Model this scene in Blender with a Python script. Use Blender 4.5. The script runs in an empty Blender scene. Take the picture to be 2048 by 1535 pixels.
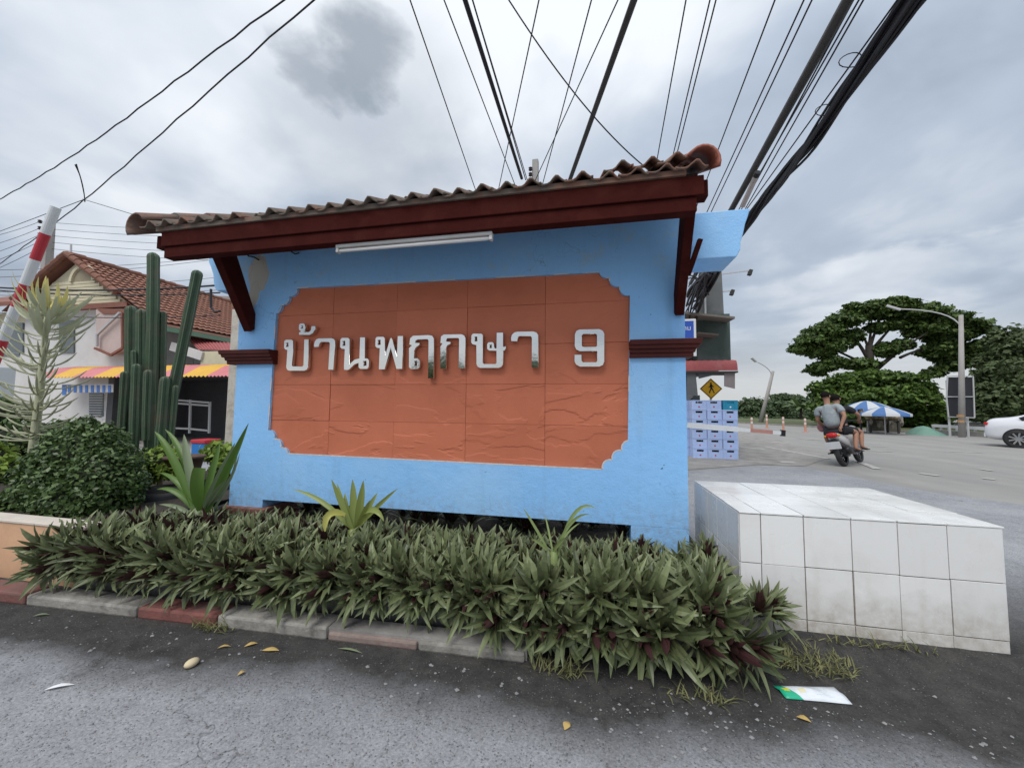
import bpy, bmesh, math, random
import numpy as np
from mathutils import Vector, Matrix

random.seed(7); np.random.seed(7)
R = math.radians
scene = bpy.context.scene
C = scene.collection

# ---------------------------------------------------------------- camera
CAM_H = 1.30
FPX, YAW, PITCH, ROLL = 750.86, 0.20193, 0.06260, 0.00960
_f = Vector((-math.sin(YAW) * math.cos(PITCH), math.cos(YAW) * math.cos(PITCH), math.sin(PITCH)))
_r = Vector((math.cos(YAW), math.sin(YAW), 0))
_u = _r.cross(_f)
CR = math.cos(ROLL) * _r + math.sin(ROLL) * _u
CU = -math.sin(ROLL) * _r + math.cos(ROLL) * _u
CF = _f
cam = bpy.data.cameras.new("camera")
cam.sensor_width = 36.0
cam.lens = 36.0 * FPX / 2048.0
cam.clip_start = 0.05
cam.clip_end = 3000
camo = bpy.data.objects.new("camera", cam)
camo.matrix_world = Matrix(((CR.x, CU.x, -CF.x, 0), (CR.y, CU.y, -CF.y, 0), (CR.z, CU.z, -CF.z, CAM_H), (0, 0, 0, 1)))
C.objects.link(camo)
scene.camera = camo

# ---------------------------------------------------------------- sky, sun, exposure
SUN_EL, SUN_AZ = R(57), R(200)          # azimuth clockwise from +Y: sun behind thin cloud, high, camera side
world = bpy.data.worlds.new("World"); scene.world = world
world.use_nodes = True
nt = world.node_tree; nt.nodes.clear()
def N(t, **kw):
    n = nt.nodes.new(t)
    for k, v in kw.items(): setattr(n, k, v)
    return n
def LK(a, b): nt.links.new(a, b)
out = N('ShaderNodeOutputWorld'); bg = N('ShaderNodeBackground')
bg.inputs['Strength'].default_value = 0.1
sky = N('ShaderNodeTexSky', sky_type='NISHITA', sun_disc=False)
sky.sun_elevation = SUN_EL; sky.sun_rotation = SUN_AZ; sky.dust_density = 2.0
tc = N('ShaderNodeTexCoord'); sep = N('ShaderNodeSeparateXYZ'); LK(tc.outputs['Generated'], sep.inputs[0])
def MATH(op, a, b=None, c=None, clamp=False):
    n = N('ShaderNodeMath', operation=op); n.use_clamp = clamp
    for i, x in enumerate((a, b, c)):
        if x is None: continue
        if isinstance(x, (int, float)): n.inputs[i].default_value = x
        else: LK(x, n.inputs[i])
    return n.outputs[0]
def MAPR(x, a, b, c, d, smooth=True):
    n = N('ShaderNodeMapRange'); n.interpolation_type = 'SMOOTHSTEP' if smooth else 'LINEAR'
    LK(x, n.inputs[0])
    for i, v in enumerate((a, b, c, d)): n.inputs[i + 1].default_value = v
    return n.outputs[0]
zc = MATH('MAXIMUM', sep.outputs[2], 0.0)
den = MATH('ADD', zc, 0.22)
comb = N('ShaderNodeCombineXYZ')
LK(MATH('DIVIDE', sep.outputs[0], den), comb.inputs[0]); LK(MATH('DIVIDE', sep.outputs[1], den), comb.inputs[1])
def NOISE(scale, detail, rough, dist=0.0, off=(0, 0, 0)):
    mp = N('ShaderNodeMapping'); mp.inputs['Location'].default_value = off
    LK(comb.outputs[0], mp.inputs[0])
    n = N('ShaderNodeTexNoise'); n.inputs['Scale'].default_value = scale
    n.inputs['Detail'].default_value = detail; n.inputs['Roughness'].default_value = rough; n.inputs['Distortion'].default_value = dist
    LK(mp.outputs[0], n.inputs['Vector']); return n.outputs['Fac']
n1 = NOISE(0.85, 5, 0.5, 0.25, (5.6, 0.4, 0)); n2 = NOISE(2.3, 5, 0.55, 0.3, (7.3, 2.2, 0))
cl = MATH('ADD', MATH('MULTIPLY', MAPR(n1, 0.33, 0.66, 0, 1), 0.75), MATH('MULTIPLY', MAPR(n2, 0.35, 0.65, 0, 1), 0.25))
# the thin bright veil where the sun stands behind the cloud, and the one small dark cloud below it
def DOT(px, py):
    d = (CF + CR * ((px - 1024) / FPX) + CU * ((767.5 - py) / FPX)).normalized()
    n = N('ShaderNodeVectorMath', operation='DOT_PRODUCT'); LK(tc.outputs['Generated'], n.inputs[0]); n.inputs[1].default_value = d
    return n.outputs['Value']
ang_b = MAPR(DOT(980, -60), 0.80, 0.985, 0, 1)
ang_b2 = MAPR(DOT(330, 250), 0.95, 0.998, 0, 0.42)
cl = MATH('ADD', cl, MATH('MAXIMUM', MATH('MULTIPLY', ang_b, 0.8), ang_b2))
# the pale cloud bank low on the right with its darker sheet above
nb = NOISE(1.9, 6, 0.55, 0.15, (4.4, 9.1, 0))
bk = MATH('ADD', sep.outputs[2], MATH('MULTIPLY', MATH('SUBTRACT', nb, 0.5), 0.16))
rightside = MAPR(sep.outputs[0], 0.15, 0.55, 0, 1)
cl = MATH('ADD', cl, MATH('MULTIPLY', MATH('MULTIPLY', MAPR(bk, 0.30, 0.27, 0, 1), MAPR(bk, 0.13, 0.24, 0, 1)), MATH('MULTIPLY', rightside, 0.42)))
cl = MATH('SUBTRACT', cl, MATH('MULTIPLY', MAPR(DOT(1850, 330), 0.86, 0.99, 0, 1), 0.14))
n3 = NOISE(5.5, 6, 0.55, 0.2, (1.3, 5.0, 0))
dk1 = MATH('ADD', DOT(720, 115), MATH('MULTIPLY', MATH('SUBTRACT', n3, 0.5), 0.018))
dk2 = MATH('ADD', DOT(655, 135), MATH('MULTIPLY', MATH('SUBTRACT', n3, 0.5), 0.018))
dk3 = MATH('ADD', DOT(760, 265), MATH('MULTIPLY', MATH('SUBTRACT', n3, 0.5), 0.03))
dark = MATH('MAXIMUM', MAPR(dk1, 0.9925, 0.9995, 0, 1), MAPR(dk2, 0.9942, 1.001, 0, 0.9))
dark = MATH('MAXIMUM', dark, MAPR(dk3, 0.962, 1.0, 0, 0.42))
ramp = N('ShaderNodeValToRGB')
e = ramp.color_ramp.elements
e[0].position = 0.0; e[0].color = (0.30, 0.355, 0.44, 1)
e[1].position = 1.0; e[1].color = (0.84, 0.875, 0.92, 1)
m_ = e.new(0.5); m_.color = (0.475, 0.545, 0.645, 1)
LK(MATH('MULTIPLY', cl, 0.85, clamp=True), ramp.inputs[0])
hz = N('ShaderNodeMixRGB'); hz.inputs[2].default_value = (0.74, 0.755, 0.76, 1)
LK(MAPR(sep.outputs[2], 0.0, 0.22, 0.9, 0.0), hz.inputs[0]); LK(ramp.outputs[0], hz.inputs[1])
dm = N('ShaderNodeMixRGB'); dm.inputs[2].default_value = (0.235, 0.28, 0.335, 1)
LK(MATH('MULTIPLY', dark, 0.8), dm.inputs[0]); LK(hz.outputs[0], dm.inputs[1])
grad = MAPR(sep.outputs[2], 0.0, 1.0, 5.9, 8.6, False)      # an overcast sky is brightest overhead
vm = N('ShaderNodeVectorMath', operation='SCALE'); LK(dm.outputs[0], vm.inputs[0]); LK(grad, vm.inputs['Scale'])
mx = N('ShaderNodeMixRGB'); mx.inputs[0].default_value = 0.93
LK(sky.outputs[0], mx.inputs[1]); LK(vm.outputs[0], mx.inputs[2])
LK(mx.outputs[0], bg.inputs[0]); LK(bg.outputs[0], out.inputs[0])

sun = bpy.data.lights.new("sun", 'SUN'); sun.energy = 1.5; sun.angle = R(35); sun.color = (1.0, 0.97, 0.93)
suno = bpy.data.objects.new("sun", sun)
sd = Vector((math.sin(SUN_AZ) * math.cos(SUN_EL), math.cos(SUN_AZ) * math.cos(SUN_EL), math.sin(SUN_EL)))
suno.rotation_euler = sd.to_track_quat('Z', 'Y').to_euler(); suno.location = (0, 0, 30)
C.objects.link(suno)
vs = scene.view_settings
vs.view_transform = 'Standard'; vs.look = 'None'; vs.exposure = 0.62; vs.gamma = 1.0; vs.use_curve_mapping = False
scene.cycles.max_bounces = 6; scene.cycles.diffuse_bounces = 3; scene.cycles.glossy_bounces = 3; scene.cycles.transparent_max_bounces = 8

# ---------------------------------------------------------------- measuring helpers
def ray(px, py): return CF + CR * ((px - 1024) / FPX) + CU * ((767.5 - py) / FPX)
def P(px, py, Y):
    d = ray(px, py); return Vector((0, 0, CAM_H)) + d * (Y / d.y)
def G(px, py, z=0.0):
    d = ray(px, py); return Vector((0, 0, CAM_H)) + d * ((z - CAM_H) / d.z)
def depth(p): return (Vector(p) - Vector((0, 0, CAM_H))).dot(CF)

# ---------------------------------------------------------------- object helpers
def link(o, parent=None):
    C.objects.link(o)
    if parent is not None: o.parent = parent
    return o
def tag(o, label, cat, group=None):
    o["label"] = label; o["category"] = cat
    if group: o["group"] = group
    return o
def thing(name, label, cat, loc=(0, 0, 0), group=None, rot=(0, 0, 0)):
    o = bpy.data.objects.new(name, None); o.empty_display_size = 0.1
    o.location = loc; o.rotation_euler = rot; C.objects.link(o)
    return tag(o, label, cat, group)
def structure(o): o["kind"] = "structure"; return o
def stuff(o): o["kind"] = "stuff"; return o

class MB:
    def __init__(s): s.v = []; s.f = []; s.m = []; s.mi = 0
    def add(s, vs, fs):
        k = len(s.v); s.v += [tuple(v) for v in vs]; s.f += [tuple(i + k for i in f) for f in fs]; s.m += [s.mi] * len(fs); return s
    def hexa(s, p):
        return s.add(p, [(0, 3, 2, 1), (4, 5, 6, 7), (0, 1, 5, 4), (1, 2, 6, 5), (2, 3, 7, 6), (3, 0, 4, 7)])
    def box(s, x0, x1, y0, y1, z0, z1):
        return s.hexa([(x0, y0, z0), (x1, y0, z0), (x1, y1, z0), (x0, y1, z0), (x0, y0, z1), (x1, y0, z1), (x1, y1, z1), (x0, y1, z1)])
    def cbox(s, c, size, M=None):
        hx, hy, hz = size[0] / 2, size[1] / 2, size[2] / 2
        pts = [Vector((a * hx, b * hy, c2 * hz)) for c2 in (-1, 1) for a, b in ((-1, -1), (1, -1), (1, 1), (-1, 1))]
        if M is not None: pts = [M @ p for p in pts]
        return s.hexa([p + Vector(c) for p in pts])
    def bar(s, a, b, w, h, up=(0, 0, 1)):
        a = Vector(a); b = Vector(b); d = (b - a).normalized(); x = d.cross(Vector(up))
        if x.length < 1e-4: x = d.cross(Vector((0, 1, 0)))
        x.normalize(); y = x.cross(d); x *= w / 2; y *= h / 2
        return s.hexa([a - x - y, a + x - y, b + x - y, b - x - y, a - x + y, a + x + y, b + x + y, b - x + y])
    def prism(s, poly, a0, a1, axis='Y'):
        n = len(poly)
        def mk(p, a):
            return {'Y': (p[0], a, p[1]), 'X': (a, p[0], p[1]), 'Z': (p[0], p[1], a)}[axis]
        vs = [mk(p, a0) for p in poly] + [mk(p, a1) for p in poly]
        fs = [tuple(range(n)), tuple(range(2 * n - 1, n - 1, -1))] + [(i, i + n, (i + 1) % n + n, (i + 1) % n) for i in range(n)]
        return s.add(vs, fs)
    def tube(s, pts, rad, n=8, cap=True, prof=None):
        pts = [Vector(p) for p in pts]
        if isinstance(rad, (int, float)): rad = [rad] * len(pts)
        t0 = (pts[1] - pts[0]).normalized()
        ref = Vector((0, 0, 1)) if abs(t0.z) < 0.9 else Vector((1, 0, 0))
        x = (ref - t0 * ref.dot(t0)).normalized(); vs = []
        for i, p in enumerate(pts):
            t = (pts[min(i + 1, len(pts) - 1)] - pts[max(i - 1, 0)]).normalized()
            x = (x - t * x.dot(t)); x.normalize(); y = t.cross(x)
            for k in range(n):
                a = 2 * math.pi * k / n; rr = rad[i] * (prof[k] if prof else 1)
                vs.append(p + x * (rr * math.cos(a)) + y * (rr * math.sin(a)))
        fs = []
        for i in range(len(pts) - 1):
            for k in range(n):
                a = i * n + k; b = i * n + (k + 1) % n; fs.append((a, b, b + n, a + n))
        if cap: fs += [tuple(range(n - 1, -1, -1)), tuple(range((len(pts) - 1) * n, len(pts) * n))]
        return s.add(vs, fs)
    def lathe(s, prof, c=(0, 0, 0), n=16):
        vs = []; fs = []
        for r, z in prof:
            for k in range(n):
                a = 2 * math.pi * k / n; vs.append((c[0] + r * math.cos(a), c[1] + r * math.sin(a), c[2] + z))
        for i in range(len(prof) - 1):
            for k in range(n):
                a = i * n + k; b = i * n + (k + 1) % n; fs.append((a, b, b + n, a + n))
        fs += [tuple(range(n - 1, -1, -1)), tuple(range((len(prof) - 1) * n, len(prof) * n))]
        return s.add(vs, fs)
    def ell(s, c, r, nu=12, nv=8):
        vs = []; fs = []
        for j in range(1, nv):
            t = math.pi * j / nv
            for k in range(nu):
                a = 2 * math.pi * k / nu
                vs.append((c[0] + r[0] * math.sin(t) * math.cos(a), c[1] + r[1] * math.sin(t) * math.sin(a), c[2] + r[2] * math.cos(t)))
        vs += [(c[0], c[1], c[2] + r[2]), (c[0], c[1], c[2] - r[2])]; T = len(vs) - 2; B = T + 1
        for j in range(nv - 2):
            for k in range(nu): fs.append((j * nu + k, (j + 1) * nu + k, (j + 1) * nu + (k + 1) % nu, j * nu + (k + 1) % nu))
        for k in range(nu):
            fs.append((T, k, (k + 1) % nu)); fs.append((B, (nv - 2) * nu + (k + 1) % nu, (nv - 2) * nu + k))
        return s.add(vs, fs)
    def xf(s, M):
        s.v = [tuple(M @ Vector(v)) for v in s.v]; return s
    def mesh(s, name, mats, smooth=False):
        me = bpy.data.meshes.new(name); me.from_pydata(s.v, [], s.f)
        if not isinstance(mats, (list, tuple)): mats = [mats]
        for m in mats: me.materials.append(m)
        if len(mats) > 1: me.polygons.foreach_set('material_index', s.m)
        if smooth: me.polygons.foreach_set('use_smooth', [True] * len(s.f))
        me.update(); return me
    def build(s, name, mats, parent=None, smooth=False, bevel=0, local=False, fix=True):
        me = s.mesh(name, mats, smooth)
        if fix:
            bm = bmesh.new(); bm.from_mesh(me); bmesh.ops.recalc_face_normals(bm, faces=bm.faces); bm.to_mesh(me); bm.free()
        o = bpy.data.objects.new(name, me); C.objects.link(o)
        if parent is not None:
            o.parent = parent
            if not local:
                p = Vector((0, 0, 0)); q = parent
                while q is not None: p += q.location; q = q.parent
                o.location = -p
        if bevel:
            b = o.modifiers.new('bevel', 'BEVEL'); b.width = bevel; b.segments = 2; b.limit_method = 'ANGLE'; b.angle_limit = R(40)
        return o

def copy_tree(o, parent=None):
    c = o.copy(); C.objects.link(c); c.parent = parent
    for ch in o.children: copy_tree(ch, c)
    return c

# ---------------------------------------------------------------- materials
def newmat(name):
    m = bpy.data.materials.new(name); m.use_nodes = True; t = m.node_tree
    b = t.nodes['Principled BSDF']; return m, t, b
class NT:
    def __init__(s, t): s.t = t
    def n(s, ty, ins=None, **kw):
        n = s.t.nodes.new(ty)
        for k, v in kw.items(): setattr(n, k, v)
        for k, v in (ins or {}).items():
            if hasattr(v, 'is_linked') or hasattr(v, 'links'): s.t.links.new(v, n.inputs[k])
            else: n.inputs[k].default_value = v
        return n
    def l(s, a, b): s.t.links.new(a, b)
    def noise(s, vec, scale, detail=4, rough=0.55, dist=0.0):
        return s.n('ShaderNodeTexNoise', {'Vector': vec, 'Scale': scale, 'Detail': detail, 'Roughness': rough, 'Distortion': dist}).outputs['Fac']
    def ramp(s, x, a, b, c=0.0, d=1.0):
        n = s.n('ShaderNodeMapRange', {0: x, 1: a, 2: b, 3: c, 4: d}); return n.outputs[0]
    def math(s, op, a, b=0.0, clamp=False):
        n = s.n('ShaderNodeMath', {0: a, 1: b}, operation=op); n.use_clamp = clamp; return n.outputs[0]
    def mix(s, fac, a, b, mode='MIX'):
        n = s.n('ShaderNodeMixRGB', {0: fac, 1: a, 2: b}, blend_type=mode); return n.outputs[0]
def c4(c): return (c[0], c[1], c[2], 1)
def pmat(name, col, rough=0.6, var=0.12, scale=5.0, bump=0.0, bscale=60.0, metal=0.0, spec=0.4, dirt=None, dirt_scale=2.5, dirt_amt=0.5, rnd=0.0, hue=0.0):
    m, t, b = newmat(name); k = NT(t)
    pos = k.n('ShaderNodeNewGeometry').outputs['Position']
    f = k.noise(pos, scale, 5, 0.6)
    f2 = k.noise(pos, scale * 7, 3, 0.6)
    v = k.math('ADD', k.math('MULTIPLY', k.ramp(f, 0.25, 0.75, -1, 1), var), k.math('MULTIPLY', k.ramp(f2, 0.25, 0.75, -1, 1), var * 0.5))
    v = k.math('ADD', v, 1.0)
    if rnd or hue:
        oi = k.n('ShaderNodeObjectInfo').outputs['Random']
        v = k.math('ADD', v, k.ramp(oi, 0, 1, -rnd, rnd))
    hs = k.n('ShaderNodeHueSaturation', {'Hue': 0.5, 'Saturation': 1.0, 'Value': v, 'Color': c4(col)})
    if hue: k.l(k.ramp(oi, 0, 1, 0.5 - hue, 0.5 + hue), hs.inputs['Hue'])
    colr = hs.outputs[0]
    if dirt:
        d = k.ramp(k.noise(pos, dirt_scale, 7, 0.65, 0.4), 0.48, 0.68, 0, dirt_amt)
        colr = k.mix(d, colr, c4(dirt))
    k.l(colr, b.inputs['Base Color'])
    b.inputs['Roughness'].default_value = rough; b.inputs['Metallic'].default_value = metal
    b.inputs['Specular IOR Level'].default_value = spec
    if bump:
        bp = k.n('ShaderNodeBump', {'Strength': 1.0, 'Distance': bump, 'Height': k.noise(pos, bscale, 6, 0.6)})
        k.l(bp.outputs[0], b.inputs['Normal'])
    return m
def leafmat(name, col, col2, back=None, rough=0.45, spec=0.4, rnd=0.25, trans=0.15):
    m, t, b = newmat(name); k = NT(t)
    g = k.n('ShaderNodeNewGeometry'); r = g.outputs['Random Per Island']
    colr = k.mix(r, c4(col), c4(col2))
    r2 = k.math('FRACT', k.math('MULTIPLY', r, 37.7))
    v = k.ramp(r2, 0, 1, 1 - rnd, 1 + rnd)
    hs = k.n('ShaderNodeHueSaturation', {'Hue': 0.5, 'Saturation': 1.0, 'Value': v, 'Color': colr}).outputs[0]
    if back: hs = k.mix(g.outputs['Backfacing'], hs, c4(back))
    k.l(hs, b.inputs['Base Color']); b.inputs['Roughness'].default_value = rough; b.inputs['Specular IOR Level'].default_value = spec
    if trans:
        tr = k.n('ShaderNodeBsdfTranslucent', {'Color': hs}); ms = k.n('ShaderNodeMixShader', {0: trans})
        k.l(b.outputs[0], ms.inputs[1]); k.l(tr.outputs[0], ms.inputs[2])
        k.l(ms.outputs[0], t.nodes['Material Output'].inputs[0])
    return m

def leaf_cloud(blobs, size, n, aspect=0.55, shell=0.55, flat=0.0, seed=0):
    """leaf-sized diamond faces spread through ellipsoids ((cx,cy,cz),(rx,ry,rz))"""
    rng = np.random.default_rng(seed)
    vol = np.array([b[1][0] * b[1][1] + b[1][1] * b[1][2] + b[1][0] * b[1][2] for b in blobs]); vol = vol / vol.sum()
    idx = rng.choice(len(blobs), n, p=vol)
    c = np.array([b[0] for b in blobs])[idx]; r = np.array([b[1] for b in blobs])[idx]
    d = rng.normal(size=(n, 3)); d /= np.linalg.norm(d, axis=1)[:, None]
    rad = shell + (1 - shell) * rng.random(n) ** 0.6; rad *= 1 + 0.12 * rng.normal(size=n)
    p = c + d * r * rad[:, None]
    nrm = d * 0.8 + rng.normal(size=(n, 3)) * 0.7; nrm[:, 2] += flat + 0.35
    nrm /= np.linalg.norm(nrm, axis=1)[:, None]
    a = np.cross(nrm, rng.normal(size=(n, 3))); a /= np.linalg.norm(a, axis=1)[:, None]
    b = np.cross(nrm, a); s = size * (0.6 + 0.8 * rng.random(n))[:, None]
    v = np.stack([p - a * s, p + b * s * aspect + nrm * s * 0.15, p + a * s, p - b * s * aspect + nrm * s * 0.15], 1).reshape(-1, 3)
    return v
def clump(blobs, per=12, sub=0.34, seed=0, lo=0.35, hi=1.0):
    """break each ellipsoid into small uneven leaf clumps"""
    rng = np.random.default_rng(seed + 900); out_ = []
    for (c, r) in blobs:
        for _ in range(per):
            d = rng.normal(size=3); d /= np.linalg.norm(d); q = rng.uniform(lo, hi); s = sub * rng.uniform(0.6, 1.35)
            out_.append((tuple(np.array(c) + d * np.array(r) * q), (r[0] * s, r[1] * s, r[2] * s * rng.uniform(.6, 1.0))))
    return out_
def cloud_mesh(name, v, mat):
    n = len(v) // 4; me = bpy.data.meshes.new(name)
    me.vertices.add(len(v)); me.vertices.foreach_set('co', v.astype(np.float32).ravel())
    me.loops.add(n * 4); me.loops.foreach_set('vertex_index', np.arange(n * 4, dtype=np.int32))
    me.polygons.add(n); me.polygons.foreach_set('loop_start', np.arange(0, n * 4, 4, dtype=np.int32))
    me.polygons.foreach_set('loop_total', np.full(n, 4, dtype=np.int32))
    me.materials.append(mat); me.update(); me.validate(); return me
def cloud_obj(name, v, mat, parent=None):
    o = bpy.data.objects.new(name, cloud_mesh(name, v, mat)); C.objects.link(o)
    if parent is not None:
        o.parent = parent; p = Vector((0, 0, 0)); q = parent
        while q is not None: p += q.location; q = q.parent
        o.location = -p
    return o

def outline_mesh(name, loops, y0, y1, mat, bevel=0.0):
    """flat outlines with holes in the XZ plane, extruded from y0 (front) to y1"""
    cu = bpy.data.curves.new(name, 'CURVE'); cu.dimensions = '2D'; cu.fill_mode = 'BOTH'
    h = (y1 - y0) / 2; cu.extrude = h - bevel; cu.bevel_depth = bevel; cu.bevel_resolution = 0
    if bevel: cu.offset = -bevel
    for lp in loops:
        s = cu.splines.new('POLY'); s.points.add(len(lp) - 1); s.use_cyclic_u = True
        for q, (x, z) in zip(s.points, lp): q.co = (x, z, 0, 1)
    o = bpy.data.objects.new(name, cu); C.objects.link(o)
    dg = bpy.context.evaluated_depsgraph_get(); me = bpy.data.meshes.new_from_object(o.evaluated_get(dg))
    bpy.data.objects.remove(o); bpy.data.curves.remove(cu)
    ym = (y0 + y1) / 2
    me.transform(Matrix(((1, 0, 0, 0), (0, 0, -1, ym), (0, 1, 0, 0), (0, 0, 0, 1))))
    me.materials.clear(); me.materials.append(mat); me.name = name; me.update(); return me
def text_mesh(body, size, name, mat, extrude=0.001, align='CENTER'):
    cu = bpy.data.curves.new(name, 'FONT'); cu.body = body; cu.size = size; cu.extrude = extrude; cu.align_x = align; cu.align_y = 'CENTER'
    o = bpy.data.objects.new(name, cu); C.objects.link(o)
    dg = bpy.context.evaluated_depsgraph_get(); me = bpy.data.meshes.new_from_object(o.evaluated_get(dg))
    bpy.data.objects.remove(o); bpy.data.curves.remove(cu)
    me.transform(Matrix(((1, 0, 0, 0), (0, 0, -1, 0), (0, 1, 0, 0), (0, 0, 0, 1))))
    me.materials.clear(); me.materials.append(mat); return me
def mesh_obj(name, me, parent=None, local=False):
    o = bpy.data.objects.new(name, me); C.objects.link(o)
    if parent is not None:
        o.parent = parent
        if not local:
            p = Vector((0, 0, 0)); q = parent
            while q is not None: p += q.location; q = q.parent
            o.location = -p
    return o
# ================================================================ SETTING
def asphalt_mat():
    m, t, b = newmat('asphalt'); k = NT(t)
    pos = k.n('ShaderNodeNewGeometry').outputs['Position']
    sx = k.n('ShaderNodeSeparateXYZ', {0: pos})
    big = k.noise(pos, 0.9, 5, 0.6, 0.3); mid = k.noise(pos, 9, 5, 0.65); fine = k.noise(pos, 110, 4, 0.75)
    # grime swept against the kerb: grey dust in the lane, dark damp dirt along the edge (real soiling, with its own ragged border)
    yy = k.math('SUBTRACT', sx.outputs[1], k.math('MULTIPLY', sx.outputs[0], 0.046))
    yy = k.math('ADD', yy, k.math('MULTIPLY', k.math('SUBTRACT', big, 0.5), 0.75))
    yy = k.math('ADD', yy, k.math('MULTIPLY', k.math('SUBTRACT', mid, 0.5), 0.22))
    near = k.ramp(yy, 1.50, 1.76, 0, 1)
    far = k.ramp(sx.outputs[1], 2.7, 4.2, 1, 0)
    grime = k.math('MULTIPLY', near, far)
    base = k.mix(k.ramp(mid, 0.3, 0.7), (0.235, 0.24, 0.255, 1), (0.33, 0.335, 0.35, 1))
    base = k.mix(k.ramp(big, 0.35, 0.7), base, (0.38, 0.385, 0.40, 1))
    dirt = k.mix(k.ramp(mid, 0.3, 0.7), (0.034, 0.033, 0.032, 1), (0.075, 0.071, 0.066, 1))
    col = k.mix(grime, base, dirt)
    vo = k.n('ShaderNodeTexVoronoi', {'Vector': pos, 'Scale': 95.0, 'Randomness': 1.0}); 
    rnd = k.n('ShaderNodeSeparateXYZ', {0: vo.outputs['Color']})
    st = k.math('MULTIPLY', k.ramp(vo.outputs['Distance'], 0.25, 0.4, 1, 0), k.ramp(rnd.outputs[0], 0.72, 0.8, 0, 1))
    stone = k.mix(rnd.outputs[1], (0.16, 0.16, 0.165, 1), (0.40, 0.40, 0.40, 1))
    col = k.mix(k.math('MULTIPLY', st, 0.42), col, stone)
    fv = k.n('ShaderNodeHueSaturation', {'Hue': 0.5, 'Saturation': 1.0, 'Value': k.ramp(fine, 0.3, 0.7, 0.60, 1.38), 'Color': col})
    vc = k.n('ShaderNodeTexVoronoi', {'Vector': k.n('ShaderNodeVectorMath', {0: pos, 1: k.n('ShaderNodeTexNoise', {'Vector': pos, 'Scale': 2.5, 'Detail': 4.0}).outputs['Color']}, operation='ADD').outputs[0], 'Scale': 0.8}, feature='DISTANCE_TO_EDGE')
    crk = k.math('MULTIPLY', k.ramp(vc.outputs['Distance'], 0.0, 0.007, 0.45, 0), k.ramp(k.noise(pos, 0.7, 3), 0.46, 0.56))
    fv = k.n('ShaderNodeHueSaturation', {'Hue': 0.5, 'Saturation': 1.0, 'Value': k.math('SUBTRACT', 1.0, crk), 'Color': fv.outputs[0]})
    k.l(fv.outputs[0], b.inputs['Base Color'])
    b.inputs['Roughness'].default_value = 0.85; b.inputs['Specular IOR Level'].default_value = 0.3
    h = k.math('ADD', k.math('MULTIPLY', fine, 0.6), k.math('MULTIPLY', st, 0.8))
    bp = k.n('ShaderNodeBump', {'Strength': 1.0, 'Distance': 0.010, 'Height': h}); k.l(bp.outputs[0], b.inputs['Normal'])
    return m
def road_mat():
    m, t, b = newmat('worn_road'); k = NT(t)
    pos = k.n('ShaderNodeNewGeometry').outputs['Position']
    mp = k.n('ShaderNodeMapping', {0: pos}); mp.inputs['Rotation'].default_value = (0, 0, R(22)); mp.inputs['Scale'].default_value = (1.0, 0.12, 1)
    st = k.noise(mp.outputs[0], 0.9, 5, 0.6); mid = k.noise(pos, 1.3, 6, 0.6); fine = k.noise(pos, 60, 3, 0.6)
    col = k.mix(k.ramp(st, 0.3, 0.7), (0.25, 0.24, 0.225, 1), (0.345, 0.33, 0.305, 1))
    col = k.mix(k.ramp(mid, 0.4, 0.75, 0, 0.5), col, (0.22, 0.215, 0.21, 1))
    fv = k.n('ShaderNodeHueSaturation', {'Hue': 0.5, 'Saturation': 1.0, 'Value': k.ramp(fine, 0.25, 0.75, 0.85, 1.15), 'Color': col})
    k.l(fv.outputs[0], b.inputs['Base Color']); b.inputs['Roughness'].default_value = 0.8
    return m
M_asph = asphalt_mat(); M_road = road_mat()
M_conc = pmat('grey_concrete', (0.30, 0.285, 0.265), 0.85, 0.18, 3, 0.003, 70, dirt=(0.13, 0.12, 0.11), dirt_amt=0.6)
M_wet = pmat('stained_concrete', (0.17, 0.165, 0.155), 0.85, 0.2, 4, 0.004, 60, dirt=(0.055, 0.052, 0.046), dirt_scale=4, dirt_amt=0.75)
M_soil = pmat('garden_soil', (0.05, 0.04, 0.032), 0.95, 0.3, 12, 0.02, 35)
M_grassy = pmat('grass_verge_earth', (0.10, 0.115, 0.05), 0.95, 0.35, 0.6, 0.02, 8)
M_kred = pmat('kerb_red_paint', (0.22, 0.085, 0.072), 0.8, 0.2, 8, 0.005, 45, dirt=(0.13, 0.10, 0.085), dirt_scale=7, dirt_amt=0.8)
M_kwhite = pmat('kerb_white_paint', (0.31, 0.295, 0.265), 0.8, 0.2, 8, 0.006, 45, dirt=(0.12, 0.11, 0.095), dirt_scale=6, dirt_amt=0.9)
M_kfade = pmat('kerb_faded_paint', (0.26, 0.20, 0.175), 0.8, 0.2, 8, 0.004, 60, dirt=(0.22, 0.14, 0.12), dirt_scale=9, dirt_amt=0.8)
M_peach = pmat('peach_plaster', (0.66, 0.40, 0.24), 0.8, 0.07, 2.5, 0.002, 40, dirt=(0.42, 0.27, 0.18), dirt_scale=3, dirt_amt=0.4)
M_cap = pmat('pale_coping', (0.62, 0.56, 0.48), 0.8, 0.1, 5)
M_mark = pmat('worn_white_paint', (0.50, 0.49, 0.46), 0.8, 0.15, 6, dirt=(0.3, 0.29, 0.27), dirt_scale=3, dirt_amt=0.9)

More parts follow.
